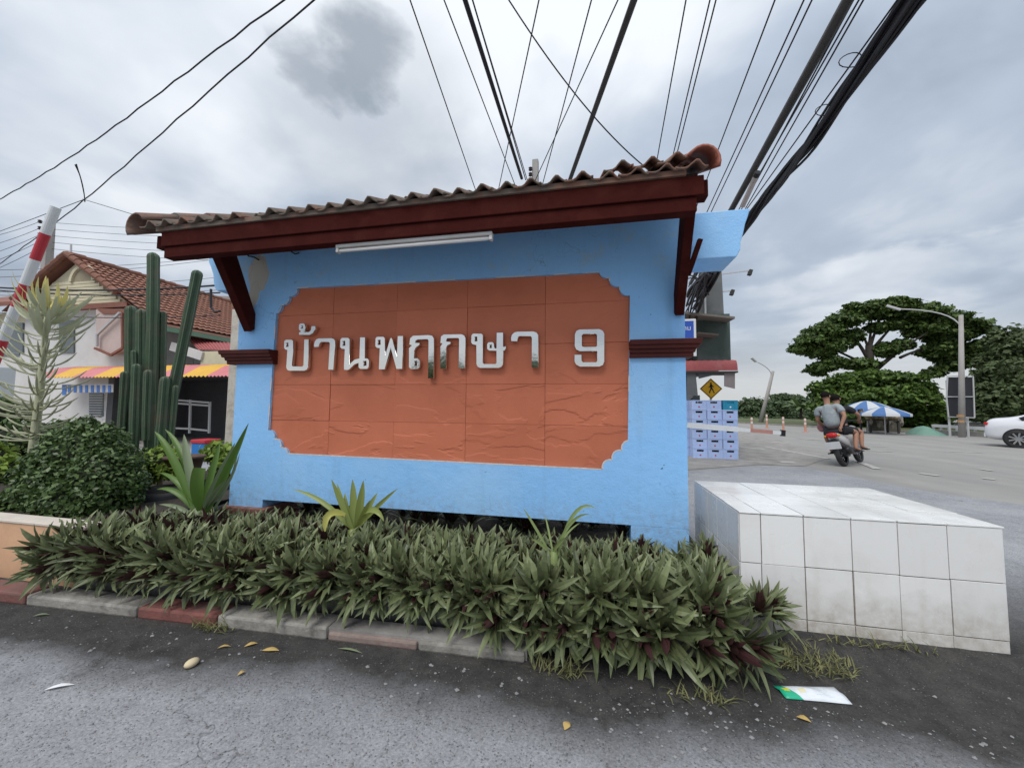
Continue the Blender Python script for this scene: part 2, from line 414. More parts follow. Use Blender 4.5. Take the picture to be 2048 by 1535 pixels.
def sheet(name, poly, z, mat):
    mb = MB(); mb.add([(x, y, z) for x, y in poly], [tuple(range(len(poly)))])
    return structure(mb.build(name, mat))
sheet('road', [(-500, -300), (700, -300), (700, 900), (-500, 900)], 0.0, M_road)
sheet('side_street', [(-60, -25), (40, -25), (40, -6), (12, 3.3), (7.6, 5.5), (6.0, 6.7), (5.4, 7.4), (5.15, 8.2), (5.1, 9.1), (4.75, 9.75), (4.0, 9.85), (2.1, 8.62), (-3, 7.4), (-60, 7.4)], 0.004, M_asph)
sheet('pavement', [(-1.0, 8.05), (2.1, 8.75), (3.95, 10.0), (4.9, 10.0), (6.5, 12.0), (9.5, 24), (6, 40), (-1, 40)], 0.008, M_conc)
# far verge with its kerb on the other side of the main road
vx = [(13.0, 43.5), (14.3, 39.8), (19.6, 26.4), (22.0, 20.5), (27, 9), (33, -6)]
sheet('verge', vx + [(300, -6), (300, 500), (-60, 500), (-60, 120)], 0.10, M_grassy)
mb = MB()
for (a, b) in zip(vx[:-1], vx[1:]):
    mb.bar((a[0], a[1], 0.05), (b[0], b[1], 0.05), 0.25, 0.115)
structure(mb.build('kerb_far', M_conc))
# worn road paint
mk = [((1478, 893), (1530, 899), .16), ((1530, 893), (1660, 918), .12), ((1712, 921), (1755, 938), .16), ((1600, 877), (1640, 880), .3), ((1545, 884), (1575, 886), .25), ((1700, 901), (1785, 903), .14),
      ((1560, 924), (1590, 925), .22), ((1740, 892), (1775, 893), .12), ((1840, 947), (1878, 952), .14), ((1965, 957), (1990, 959), .14), ((1900, 903), (1970, 906), .12), ((1960, 938), (1985, 942), .10)]
for i, (a, b, w) in enumerate(mk):
    A = G(*a); B = G(*b); d = (B - A).normalized(); s = Vector((-d.y, d.x, 0)) * w
    mb = MB(); mb.add([A - s / 2 + Vector((0, 0, .013)), B - s / 2 + Vector((0, 0, .013)), B + s / 2 + Vector((0, 0, .013)), A + s / 2 + Vector((0, 0, .013))], [(0, 1, 2, 3)])
    structure(mb.build('road_marking', M_mark))

# ---- kerb, planter
K0 = Vector((-3.76, 1.813, 0)); KD = Vector((1, 0.0452, 0)).normalized(); KN = Vector((-KD.y, KD.x, 0))
def K(s, t, z=0.0): return K0 + KD * s + KN * t + Vector((0, 0, z))
def kbox(mb, s0, s1, t0, t1, z0, z1):
    return mb.hexa([K(s0, t0, z0), K(s1, t0, z0), K(s1, t1, z0), K(s0, t1, z0), K(s0, t0, z1), K(s1, t0, z1), K(s1, t1, z1), K(s0, t1, z1)])
kerb = structure(kbox(MB(), -4.5, 3.45, 0.02, 0.13, -0.05, 0.06).build('kerb', M_conc))
segs = [(-4.5, -3.3, M_kred), (-3.29, -2.35, M_kwhite), (-2.34, -1.2, M_kwhite), (-1.19, 0.20, M_kred), (0.21, 1.06, M_kwhite), (1.07, 1.62, M_kred), (1.63, 2.33, M_kwhite), (2.34, 2.86, M_kfade), (2.87, 3.44, M_kwhite)]
for a, b, m in segs:
    kbox(MB(), a, b, 0.0, 0.14, 0.0, 0.072 - random.random() * 0.012 - (0.02 if a > 2 else 0)).build('kerb_stone', m, kerb, bevel=0.012)
pl = structure(MB().build('planter', M_soil, fix=False)) if False else None
mb = MB(); kbox(mb, 0.28, 4.70, 0.20, 0.32, -0.05, 0.235)
planter = tag(mb.build('planter', M_wet, bevel=0.012), 'low stained concrete planter edge under the leafy hedge', 'planter')
soil = MB(); soil.add([K(0.28, 0.32, 0.20), K(4.70, 0.32, 0.20), (0.95, 2.47, 0.20), (0.86, 2.49, 0.2), (0.86, 4.3, 0.20), (-3.55, 4.3, 0.20)], [(0, 1, 2, 3, 4, 5)])
so = structure(soil.build('garden_soil', M_soil))
lw = MB(); lw.box(-9.0, -3.50, 2.06, 2.18, 0.0, 0.405)
garden_wall = tag(lw.build('garden_wall', M_peach, bevel=0.006), 'low peach plastered garden wall below the round bush', 'wall')
MB().box(-9.0, -3.49, 2.052, 2.19, 0.406, 0.425).build('coping', M_cap, garden_wall, bevel=0.004)
sheet('garden_bed', [(-9.0, 2.18), (-3.5, 2.18), (-3.5, 4.4), (-9, 4.4)], 0.37, M_soil)

# ================================================================ SIGN WALL
def blue_mat():
    m, t, b = newmat('blue_wall_paint'); k = NT(t)
    pos = k.n('ShaderNodeNewGeometry').outputs['Position']; sx = k.n('ShaderNodeSeparateXYZ', {0: pos})
    f = k.noise(pos, 1.8, 5, 0.6); f2 = k.noise(pos, 14, 5, 0.6)
    base = k.mix(k.ramp(f, 0.3, 0.7), (0.275, 0.575, 0.97, 1), (0.305, 0.605, 0.98, 1))
    base = k.mix(k.ramp(f2, 0.55, 0.8, 0, 0.25), base, (0.27, 0.47, 0.70, 1))
    # rain streaks and soot under the eaves side
    mp = k.n('ShaderNodeMapping', {0: pos}); mp.inputs['Scale'].default_value = (9, 9, 0.9)
    streak = k.ramp(k.noise(mp.outputs[0], 1.0, 5, 0.6), 0.55, 0.8, 0, 0.35)
    base = k.mix(streak, base, (0.20, 0.36, 0.54, 1))
    splash = k.math('MULTIPLY', k.ramp(k.math('ADD', sx.outputs[2], k.math('MULTIPLY', k.math('SUBTRACT', f2, 0.5), 0.5)), 0.36, 0.60, 0.55, 0), k.ramp(k.noise(pos, 22, 5, 0.7), 0.42, 0.62))
    base = k.mix(splash, base, (0.27, 0.33, 0.40, 1))
    base = k.mix(k.ramp(k.noise(pos, 0.9, 4, 0.6, 0.5), 0.5, 0.62, 0, 0.28), base, (0.42, 0.66, 0.90, 1))
    pale = k.math('MULTIPLY', k.ramp(k.noise(pos, 4.0, 7, 0.7), 0.56, 0.66), k.ramp(sx.outputs[2], 2.25, 2.5, 0, 0.5))
    base = k.mix(pale, base, (0.42, 0.56, 0.66, 1))
    # peeled patch of render on the left pillar and small chips
    def peel(cx, cz, rx, rz, base, col, sc=7.0):
        dx = k.math('DIVIDE', k.math('SUBTRACT', sx.outputs[0], cx), rx); dz = k.math('DIVIDE', k.math('SUBTRACT', sx.outputs[2], cz), rz)
        d = k.math('ADD', k.math('MULTIPLY', dx, dx), k.math('MULTIPLY', dz, dz))
        d = k.math('ADD', d, k.math('MULTIPLY', k.math('SUBTRACT', k.noise(pos, sc, 6, 0.7), 0.5), 2.2))
        return k.mix(k.ramp(d, 0.95, 1.05, 1, 0), base, col)
    c1_, c2_ = P(517, 548, YW), P(508, 588, YW)
    base = peel(c1_.x, c1_.z, 0.115, 0.19, base, (0.56, 0.53, 0.46, 1))
    base = peel(c2_.x, c2_.z, 0.055, 0.13, base, (0.54, 0.51, 0.45, 1), 14)
    chips = k.math('MULTIPLY', k.ramp(k.noise(pos, 26, 3, 0.5), 0.73, 0.75), k.ramp(k.noise(pos, 2, 3), 0.5, 0.6))
    base = k.mix(chips, base, (0.10, 0.17, 0.26, 1))
    # hairline cracks
    vo = k.n('ShaderNodeTexVoronoi', {'Vector': k.n('ShaderNodeVectorMath', {0: pos, 1: k.n('ShaderNodeTexNoise', {'Vector': pos, 'Scale': 5.0}).outputs['Color']}, operation='ADD').outputs[0], 'Scale': 1.1}, feature='DISTANCE_TO_EDGE')
    crack = k.math('MULTIPLY', k.ramp(vo.outputs['Distance'], 0.0, 0.006, 0.55, 0), k.ramp(k.noise(pos, 1.1, 2), 0.5, 0.6))
    base = k.mix(crack, base, (0.09, 0.16, 0.26, 1))
    k.l(base, b.inputs['Base Color']); b.inputs['Roughness'].default_value = 0.62; b.inputs['Specular IOR Level'].default_value = 0.35
    h = k.math('ADD', k.math('MULTIPLY', f2, 0.5), k.math('MULTIPLY', k.noise(pos, 70, 4), 0.25))
    bp = k.n('ShaderNodeBump', {'Strength': 0.8, 'Distance': 0.010, 'Height': k.math('ADD', h, k.math('MULTIPLY', f, 1.2))}); k.l(bp.outputs[0], b.inputs['Normal'])
    return m
def stone_mat():
    m, t, b = newmat('terracotta_painted_stone'); k = NT(t)
    g = k.n('ShaderNodeNewGeometry'); pos = g.outputs['Position']; oi = k.n('ShaderNodeObjectInfo').outputs['Random']
    sx = k.n('ShaderNodeSeparateXYZ', {0: pos})
    off = k.n('ShaderNodeCombineXYZ', {0: k.math('MULTIPLY', oi, 41.0), 1: k.math('MULTIPLY', oi, 17.0), 2: k.math('MULTIPLY', oi, 29.0)})
    p2 = k.n('ShaderNodeVectorMath', {0: pos, 1: off.outputs[0]}, operation='ADD').outputs[0]
    mp = k.n('ShaderNodeMapping', {0: p2}); mp.inputs['Rotation'].default_value = (0, R(24), 0); mp.inputs['Scale'].default_value = (0.55, 1, 1.5)
    w = k.noise(mp.outputs[0], 1.9, 5, 0.5, 0.5)
    ridg = k.math('ABSOLUTE', k.math('SUBTRACT', w, 0.5))
    step = k.math('ADD', k.ramp(w, 0.478, 0.50, 0, 0.5), k.ramp(w, 0.60, 0.63, 0, 0.4))
    fine = k.noise(pos, 60, 5, 0.6)
    amt = k.math('MULTIPLY', k.ramp(sx.outputs[2], 1.75, 1.45, 0.25, 1.0), k.ramp(oi, 0, 1, 0.55, 1.2))
    h = k.math('ADD', k.math('MULTIPLY', k.math('ADD', step, k.math('MULTIPLY', w, 0.8)), amt), k.math('MULTIPLY', fine, 0.10))
    bp = k.n('ShaderNodeBump', {'Strength': 0.85, 'Distance': 0.012, 'Height': h}); k.l(bp.outputs[0], b.inputs['Normal'])
    f = k.noise(pos, 2.2, 5, 0.6)
    col = k.mix(k.ramp(f, 0.3, 0.7), (0.54, 0.158, 0.080, 1), (0.64, 0.192, 0.102, 1))
    col = k.mix(k.ramp(k.noise(pos, 9, 6, 0.65), 0.55, 0.8, 0, 0.3), col, (0.46, 0.15, 0.09, 1))
    hs = k.n('ShaderNodeHueSaturation', {'Hue': 0.5, 'Saturation': 1.0, 'Value': k.ramp(oi, 0, 1, 0.95, 1.06), 'Color': col})
    chip = k.ramp(k.noise(pos, 38, 2, 0.5), 0.80, 0.815)
    k.l(k.mix(k.math('MULTIPLY', chip, 0.6), hs.outputs[0], (0.62, 0.42, 0.34, 1)), b.inputs['Base Color'])
    b.inputs['Roughness'].default_value = 0.6; b.inputs['Specular IOR Level'].default_value = 0.35
    return m
X0, X1, YW = -3.44, 0.736, 3.10
M_blue = blue_mat(); M_stone = stone_mat()
M_wood = pmat('maroon_painted_wood', (0.050, 0.009, 0.007), 0.8, 0.16, 6, 0.0015, 90, dirt=(0.085, 0.022, 0.016), dirt_scale=5, dirt_amt=0.4, spec=0.06)
M_mould = pmat('maroon_moulding', (0.075, 0.016, 0.013), 0.55, 0.12, 5, 0.001, 60, dirt=(0.14, 0.04, 0.03), dirt_amt=0.4, spec=0.2)
M_deck = pmat('roof_underside_board', (0.06, 0.032, 0.026), 0.8, 0.2, 8)
def tile_mat():
    m, t, b = newmat('weathered_clay_tile'); k = NT(t)
    pos = k.n('ShaderNodeNewGeometry').outputs['Position']; oi = k.n('ShaderNodeObjectInfo').outputs['Random']; sx = k.n('ShaderNodeSeparateXYZ', {0: pos})
    f = k.noise(pos, 11, 6, 0.65)
    red = k.mix(oi, (0.19, 0.105, 0.075, 1), (0.28, 0.13, 0.085, 1))
    lich = k.mix(k.noise(pos, 30, 4), (0.105, 0.082, 0.066, 1), (0.21, 0.165, 0.13, 1))
    side = k.ramp(sx.outputs[0], -1.0, 1.0, 0.06, -0.16)
    col = k.mix(k.ramp(k.math('ADD', f, side), 0.36, 0.56), red, lich)
    col = k.mix(k.ramp(k.noise(pos, 5, 5), 0.58, 0.72, 0, 0.8), col, (0.05, 0.045, 0.04, 1))
    k.l(col, b.inputs['Base Color']); b.inputs['Roughness'].default_value = 0.85
    bp = k.n('ShaderNodeBump', {'Strength': 0.8, 'Distance': 0.004, 'Height': k.noise(pos, 45, 5)}); k.l(bp.outputs[0], b.inputs['Normal'])
    return m
M_tile = tile_mat()
M_verge = pmat('red_verge_tile', (0.36, 0.115, 0.075), 0.65, 0.18, 9, 0.002, 50, dirt=(0.13, 0.09, 0.075), dirt_scale=6, dirt_amt=0.7)
M_vergeold = pmat('old_verge_tile', (0.20, 0.115, 0.085), 0.8, 0.22, 9, 0.003, 50, dirt=(0.15, 0.14, 0.12), dirt_scale=7, dirt_amt=0.85)
M_steel = pmat('polished_steel_letters', (0.80, 0.78, 0.74), 0.07, 0.05, 8, 0.0012, 5, metal=1.0)
M_steelside = M_steel

X0, X1, YW = -3.44, 0.736, 3.10
sign = thing('sign_wall', 'blue entrance sign wall with terracotta stone panel, steel letters and tiled canopy', 'sign wall', (-1.35, 3.25, 0.2))
w = MB(); w.box(X0, X1, 3.16, 3.46, 0.40, 2.85)
w.build('wall', M_blue, sign)
# panel opening with three-lobed corners
def corner(ax, az, bx, bz, ox, oz):
    """three lobes from (ax,az) to (bx,bz); lobes bulge away from the outer corner (ox,oz)"""
    pts = []; n = 3
    for i in range(n):
        p = Vector((ax + (bx - ax) * i / n, az + (bz - az) * i / n)); q = Vector((ax + (bx - ax) * (i + 1) / n, az + (bz - az) * (i + 1) / n))
        mid = (p + q) / 2; out = (mid - Vector((ox, oz))).normalized() if False else Vector((-(q - p).y, (q - p).x)).normalized()
        if out.dot(mid - Vector((ox, oz))) < 0: out = -out
        for j in range(6):
            u = j / 6; s = p.lerp(q, u) + out * (math.sin(math.pi * u) ** 0.7) * 0.030
            pts.append((s.x, s.y))
    return pts
px0, px1, pz0, pz1 = -3.035, 0.328, 0.818, 2.442
hole = []
hole += corner(px0, 1.06, -2.80, pz0, px0, pz0)
hole += corner(0.105, pz0, px1, 1.05, px1, pz0)
hole += corner(px1, 2.21, 0.088, pz1, px1, pz1)
hole += corner(-2.78, pz1, px0, 2.20, px0, pz1)
fm = outline_mesh('frame', [[(X0, 0.40), (X1, 0.40), (X1, 2.85), (X0, 2.85)], hole], YW, 3.158, M_blue)
frame = mesh_obj('frame', fm, sign)
# thin raw-plaster lip round the opening
M_lip = pmat('bare_plaster_edge', (0.66, 0.63, 0.60), 0.8, 0.2, 30)
lip = MB()
for i in range(len(hole)):
    a = Vector((hole[i][0], 0, hole[i][1])); b = Vector((hole[(i + 1) % len(hole)][0], 0, hole[(i + 1) % len(hole)][1]))
    if (b - a).length < 1e-5: continue
    seg = max(1, int((b - a).length / 0.12))
    for j in range(seg):
        if random.random() < 0.45 and a.z > 1.0: continue
        u = a.lerp(b, j / seg); v = a.lerp(b, (j + 1) / seg)
        r = (0.0035 if a.z < 1.1 else 0.002) + random.random() * 0.003
        lip.bar((u.x, YW + 0.0005, u.z), (v.x, YW + 0.0005, v.z), 0.003, 2 * r, up=(0, 0, 1)) if abs(v.x - u.x) > abs(v.z - u.z) else lip.bar((u.x, YW + 0.0005, u.z), (v.x, YW + 0.0005, v.z), 2 * r, 0.003, up=(0, 1, 0))
lip.build('plaster_lip', M_lip, sign)
feet = [(X0, -3.055), (0.318, X1)]
for a, b in feet:
    MB().box(a, b, YW, 3.46, 0.05, 0.3985).build('pillar_foot', M_blue, sign)
MB().box(X0 - 0.04, -2.99, 3.06, 3.50, 0.05, 0.325).build('plinth', pmat('red_brown_plinth', (0.20, 0.085, 0.065), 0.8, 0.3, 14, 0.004, 40, dirt=(0.35, 0.30, 0.26), dirt_scale=12), sign, bevel=0.01)
# stone slabs
xs = [-3.10, P(660, 800, 3.13).x, P(789, 800, 3.13).x, P(932, 800, 3.13).x, P(1090, 800, 3.13).x, 0.40]
zb = P(860, 845, 3.13).z; zt = P(1000, 768, 3.13).z; dz = zt - zb
zs = [zb - dz, zb, zt, zt + dz, zt + 2 * dz, zt + 3 * dz]
panel = MB().box(-3.12, 0.41, 3.150, 3.159, 0.70, 2.52).build('panel', M_stone, sign)
for i in range(5):
    for j in range(5):
        xa, xb = xs[i] + 0.0009, xs[i + 1] - 0.0009; za, zc_ = zs[j] + 0.0008, zs[j + 1] - 0.0008
        if j == 0: za = 0.76
        if j == 4: zc_ = 2.50
        yf = 3.128 + random.uniform(-0.004, 0.004)
        MB().box(xa, xb, yf, 3.1495, za, zc_).build('stone_slab', M_stone, panel, bevel=0.0018)
# letters -------------------------------------------------------------
def cropA(p): return (540 + p[0] / 5.686, 620 + p[1] / 5.686)
def cropB(p): return (880 + p[0] / 5.689, 640 + p[1] / 5.689)
LET = [
 (cropA, [[(180,333),(248,333),(264,348),(262,470),(250,622),(260,636),(365,638),(378,625),(388,330),(442,330),(432,650),(420,677),(390,690),(215,690),(192,677),(182,650),(195,455),(172,450),(158,430),(160,352)], [(180,373),(205,368),(208,412),(184,417)]]),
 (cropA, [[(345,150),(385,148),(400,165),(400,215),(385,240),(370,248),(440,246),(462,228),(470,180),(520,178),(510,225),(485,265),(450,283),(330,283),(326,255),(350,240),(335,232),(325,210),(328,165)], [(352,178),(372,176),(374,206),(354,208)]]),
 (cropA, [[(498,395),(505,360),(525,330),(555,318),(700,316),(732,328),(742,355),(722,680),(660,678),(678,378),(668,364),(585,362),(568,375),(552,420),(500,420)]]),
 (cropA, [[(815,312),(890,312),(908,330),(905,610),(960,560),(1014,546),(1022,306),(1082,306),(1080,545),(1112,548),(1127,570),(1122,650),(1105,670),(1025,670),(1005,652),(1004,602),(960,618),(900,676),(880,682),(840,680),(838,640),(848,445),(812,440),(795,420),(798,335)], [(825,353),(852,349),(854,400),(828,404)], [(1062,580),(1094,578),(1096,627),(1064,631)]]),
 (cropA, [[(1215,300),(1290,300),(1308,318),(1306,520),(1362,330),(1378,306),(1394,330),(1440,530),(1450,292),(1515,290),(1505,670),(1435,670),(1372,430),(1305,675),(1235,675),(1245,435),(1212,430),(1195,410),(1198,320)], [(1225,341),(1254,337),(1256,390),(1228,394)]]),
 (cropA, [[(1625,288),(1800,280),(1845,288),(1866,320),(1858,775),(1795,775),(1800,345),(1790,332),(1675,335),(1655,350),(1650,368),(1705,372),(1695,400),(1660,425),(1640,460),(1640,545),(1680,545),(1705,570),(1700,650),(1680,672),(1600,672),(1578,650),(1578,430),(1610,400),(1582,392),(1590,320)], [(1643,580),(1670,578),(1670,628),(1643,631)]]),
 (cropB, [[(40,160),(245,157),(278,172),(292,205),(285,552),(208,550),(215,215),(203,205),(85,207),(72,222),(70,240),(122,245),(118,272),(85,288),(72,310),(68,552),(2,550),(2,300),(25,265),(2,262),(8,185)]]),
 (cropB, [[(375,150),(470,150),(490,168),(488,480),(500,495),(630,495),(640,482),(640,350),(560,348),(535,330),(532,275),(548,250),(595,245),(615,262),(618,300),(625,318),(640,318),(642,140),(720,138),(720,300),(735,300),(752,290),(748,325),(735,345),(720,350),(718,500),(702,530),(670,545),(455,545),(425,530),(412,500),(410,285),(372,278),(352,255),(355,170)], [(395,190),(420,188),(423,236),(398,240)], [(565,280),(585,278),(588,314),(567,316)]]),
 (cropB, [[(805,205),(815,165),(845,137),(880,128),(1060,125),(1100,138),(1120,170),(1122,540),(1040,538),(1042,200),(1030,185),(905,183),(888,195),(880,243),(808,240)]]),
 (cropB, [[(1585,103),(1815,98),(1855,118),(1873,155),(1872,470),(1855,510),(1815,530),(1590,530),(1545,505),(1528,470),(1528,390),(1612,390),(1614,460),(1628,475),(1775,475),(1786,462),(1786,352),(1590,355),(1548,335),(1530,295),(1532,160),(1550,120)], [(1628,160),(1772,157),(1784,170),(1784,288),(1772,300),(1630,302),(1617,290),(1616,172)]]),
]
names = ['letter with a loop and open top, first of the steel row', 'small steel tone mark above the first letter', 'hooked steel letter, second of the row', 'steel letter with loops at top left and bottom right', 'steel letter with a central peak', 'steel letter with a long tail below the line', 'arched steel letter with a beak', 'steel letter with a small curl inside', 'hooked steel letter before the wide gap', 'steel figure nine at the right end of the row']
for (fn, loops), nm in zip(LET, names):
    ll = []
    for lp in loops:
        q = []
        for p in lp:
            w_ = P(*fn(p), 3.075); q.append((w_.x, w_.z))
        ll.append(q)
    me = outline_mesh('letter', ll, 3.075, 3.118, M_steel, bevel=0.0025)
    lo = mesh_obj('letter', me, sign); lo['label'] = nm
# side beam stubs
def stub(pts, name='beam_end'):
    MB().prism(pts, 3.104, 3.42, 'Y').build(name, M_blue, sign, bevel=0.008)
stub([(X1, 2.846), (1.222, 2.846), (1.205, 2.785), (1.185, 2.73), (1.168, 2.65), (1.150, 2.59), (1.146, 2.53), (1.118, 2.472), (X1, 2.472)])
stub([(X0, 2.842), (-3.86, 2.842), (-3.868, 2.78), (-3.835, 2.72), (-3.80, 2.64), (-3.79, 2.56), (-3.77, 2.50), (-3.74, 2.465), (X0, 2.465)])
# pillar mouldings
def mould(xa, xb, flare_l, flare_r):
    m = MB()
    for (z0, z1, y, e0, e1) in ((1.795, 1.835, 3.015, 0.07, 0.075), (1.765, 1.795, 3.03, 0.05, 0.06), (1.735, 1.7645, 3.05, 0.03, 0.035), (1.70, 1.7345, 3.065, 0.02, 0.02)):
        x0 = xa - (e0 if flare_l else 0); x1 = xb + (e0 if flare_r else 0); x0b = xa - (e1 if flare_l else 0); x1b = xb + (e1 if flare_r else 0)
        m.hexa([(x0, y, z0), (x1, y, z0), (x1, 3.52, z0), (x0, 3.52, z0), (x0b, y - 0.005, z1), (x1b, y - 0.005, z1), (x1b, 3.52, z1), (x0b, 3.52, z1)])
    m.build('moulding', M_mould, sign, bevel=0.004)
mould(X0 - 0.06, -2.985, True, False); mould(0.318, X1 + 0.03, False, True)
# canopy ------------------------------------------------------------------
roof = MB().hexa([(-3.60, 2.47, 2.775), (0.68, 2.47, 2.775), (0.68, 3.36, 3.225), (-3.60, 3.36, 3.225), (-3.60, 2.47, 2.79), (0.68, 2.47, 2.79), (0.68, 3.36, 3.24), (-3.60, 3.36, 3.24)]).build('roof', M_deck, sign)
MB().box(-3.67, 0.745, 2.492, 2.575, 2.645, 2.755).build('purlin', M_wood, roof, bevel=0.004)
MB().box(-3.535, 0.705, 2.43, 2.490, 2.625, 2.752).build('fascia', M_wood, roof, bevel=0.005)
MB().box(-3.515, 0.665, 2.445, 2.53, 2.532, 2.623).build('beam', M_wood, roof, bevel=0.005)
for xa, xb in ((-3.33, -3.245), (0.657, 0.722)):
    MB().prism([(3.0995, 2.05), (3.0995, 2.20), (2.81, 2.83), (2.58, 2.83), (3.06, 2.02)], xa, xb, 'X').build('bracket', M_wood, sign, bevel=0.004)
for xx in np.linspace(-3.1, 0.2, 5):
    MB().bar((xx, 2.54, 2.80), (xx, 3.36, 3.215), 0.05, 0.08).build('rafter', M_wood, roof)
MB().bar((0.752, 3.05, 2.33), (0.832, 3.0, 2.585), 0.035, 0.05, up=(0, 1, 0)).build('strut', M_wood, sign, bevel=0.003)
# S-profile roof tiles, each its own piece
def tile_mesh():
    W, Lg, th = 0.170, 0.335, 0.013; n = 10; m = MB(); vs = []
    def prof(u):           # u 0..1.12 : trough then roll, lapping the neighbour
        return 0.0225 * math.cos(2 * math.pi * (u - 0.70)) + 0.006 * math.cos(4 * math.pi * (u - 0.7)) + (0.010 * max(0, (u - 0.95) / 0.15))
    for y in (0.0, Lg):
        for lay in (0, 1):
            for i in range(n + 1):
                u = 1.10 * i / n; vs.append((u * W, y, prof(u) + (th if lay else 0) + (0.004 if y == 0 else -0.012)))
    k = n + 1; fs = []
    for i in range(n):
        fs += [(k + i, k + i + 1, 3 * k + i + 1, 3 * k + i), (i + 1, i, 2 * k + i, 2 * k + i + 1), (i, i + 1, k + i + 1, k + i), (2 * k + i + 1, 2 * k + i, 3 * k + i, 3 * k + i + 1)]
    fs += [(0, k, 3 * k, 2 * k), (n, 2 * k + n, 3 * k + n, k + n)]
    m.add(vs, fs); return m.mesh('roof_tile', M_tile, True)
tmesh = tile_mesh(); pitch = math.atan2(0.485, 0.96)
rp = Vector((0, 0, 0)); q_ = roof
while q_ is not None: rp += q_.location; q_ = q_.parent
MB().box(-3.58, 0.60, 2.415, 2.468, 2.7525, 2.792).build('mortar_bed', M_tile, roof, bevel=0.004)
ncol = 26; tx0 = -3.72
for r_ in range(4):
    for c_ in range(ncol):
        if r_ == 0 and c_ == 7: pass
        o = bpy.data.objects.new('roof_tile', tmesh); C.objects.link(o); o.parent = roof
        y = 2.392 + r_ * 0.265 * math.cos(pitch); z = 2.781 + r_ * 0.265 * math.sin(pitch) + 0.010
        sag = -0.012 * math.sin(c_ / ncol * math.pi)
        slip = random.uniform(-0.008, 0.008)
        if r_ == 0 and c_ in (6,): slip = 0.05
        o.location = Vector((tx0 + c_ * 0.170 + random.uniform(-.003, .003), y + slip, z + sag + random.uniform(-.003, .003))) - rp
        o.rotation_euler = (pitch + random.uniform(-.02, .02), random.uniform(-.03, .03) + (0.10 if (r_ == 0 and c_ > 21) else 0), random.uniform(-.02, .02))
# extra slipped tiles lifted at the right-hand end
for dx, dzz, ry in ((0.10, 0.022, -0.08), (0.28, 0.026, -0.05), (0.43, 0.03, -0.10)):
    o = bpy.data.objects.new('roof_tile', tmesh); C.objects.link(o); o.parent = roof
    o.location = Vector((dx, 2.41, 2.815 + dzz)) - rp; o.rotation_euler = (pitch, ry, 0.02)
def barrel(cx, y0, z0, length, r, a0, a1, mat, th=0.014):
    m = MB(); n = 9; vs = []
    for y, rr in ((0, r), (length, r * 0.9)):
        for lay in (0, 1):
            for i in range(n + 1):
                a = a0 + (a1 - a0) * i / n; q = rr - (th if lay else 0)
                vs.append((cx + q * math.cos(a), y0 + y * math.cos(pitch), z0 + y * math.sin(pitch) + q * math.sin(a) * 1.15))
    k = n + 1; fs = []
    for i in range(n):
        fs += [(i, i + 1, 2 * k + i + 1, 2 * k + i), (k + i + 1, k + i, 3 * k + i, 3 * k + i + 1), (i + 1, i, k + i, k + i + 1), (2 * k + i, 2 * k + i + 1, 3 * k + i + 1, 3 * k + i)]
    fs += [(0, 2 * k, 3 * k, k), (n, k + n, 3 * k + n, 2 * k + n)]
    m.add(vs, fs); return m.build('verge_tile', mat, roof, smooth=True)
for i in range(3):
    barrel(0.690, 2.375 + i * 0.29, 2.800 + i * 0.15, 0.36, 0.098 - 0.004 * i, R(-22), R(150), M_verge)
    barrel(-3.725, 2.36 + i * 0.29, 2.790 + i * 0.15, 0.36, 0.10, R(25), R(222), M_vergeold)

# tube light under the beam
lt = thing('tube_light', 'white fluorescent tube batten fixed under the maroon canopy beam', 'light', (-1.3, 2.5, 2.5))
M_batten = pmat('batten_enamel', (0.62, 0.62, 0.60), 0.45, 0.06, 8, dirt=(0.4, 0.38, 0.33), dirt_amt=0.4)
xa, xb = P(676, 490, 2.50).x, P(986, 465, 2.50).x
MB().box(xa, xb, 2.470, 2.522, 2.506, 2.5305).build('housing', M_batten, lt, bevel=0.004)
for xx in (xa, xb - 0.022): MB().box(xx, xx + 0.022, 2.474, 2.512, 2.472, 2.506).build('end_socket', M_batten, lt, bevel=0.003)
MB().tube([(xa + 0.024, 2.492, 2.487), (xb - 0.024, 2.492, 2.487)], 0.013, 10).build('tube', pmat('tube_glass', (0.8, 0.8, 0.78), 0.25, 0.02), lt, smooth=True)
# loose black cable ends at the top of the left pillar
M_black = pmat('black_rubber', (0.012, 0.012, 0.013), 0.5, 0.1)
mb = MB(); mb.tube([P(490, 500, 3.07), P(497, 512, 3.06), P(508, 514, 3.07), P(518, 520, 3.085)], 0.008, 6); mb.tube([P(575, 498, 3.07), P(590, 508, 3.07), P(598, 506, 3.07)], 0.006, 6)
tag(mb.build('cable_end', M_black), 'loose black cable end poking out above the peeling left pillar', 'cable')

# sloping dirt and asphalt apron that has built up against the block
nx_, ny_ = 26, 8; vs_ = []; fs_ = []
for j_ in range(ny_ + 1):
    for i_ in range(nx_ + 1):
        u_, v_ = i_ / nx_, j_ / ny_; x_ = 0.90 + 1.75 * u_; y_ = 2.10 + 0.41 * v_
        vs_.append((x_, y_, -0.003 + 0.057 * (v_ ** 1.3) * min(1, (1 - u_) / 0.22) * min(1, 0.2 + u_ / 0.15) + random.uniform(0, .004) * v_))
for j_ in range(ny_):
    for i_ in range(nx_): a_ = j_ * (nx_ + 1) + i_; fs_.append((a_, a_ + 1, a_ + nx_ + 2, a_ + nx_ + 1))
structure(MB().add(vs_, fs_).build('dirt_apron', M_asph, smooth=True))
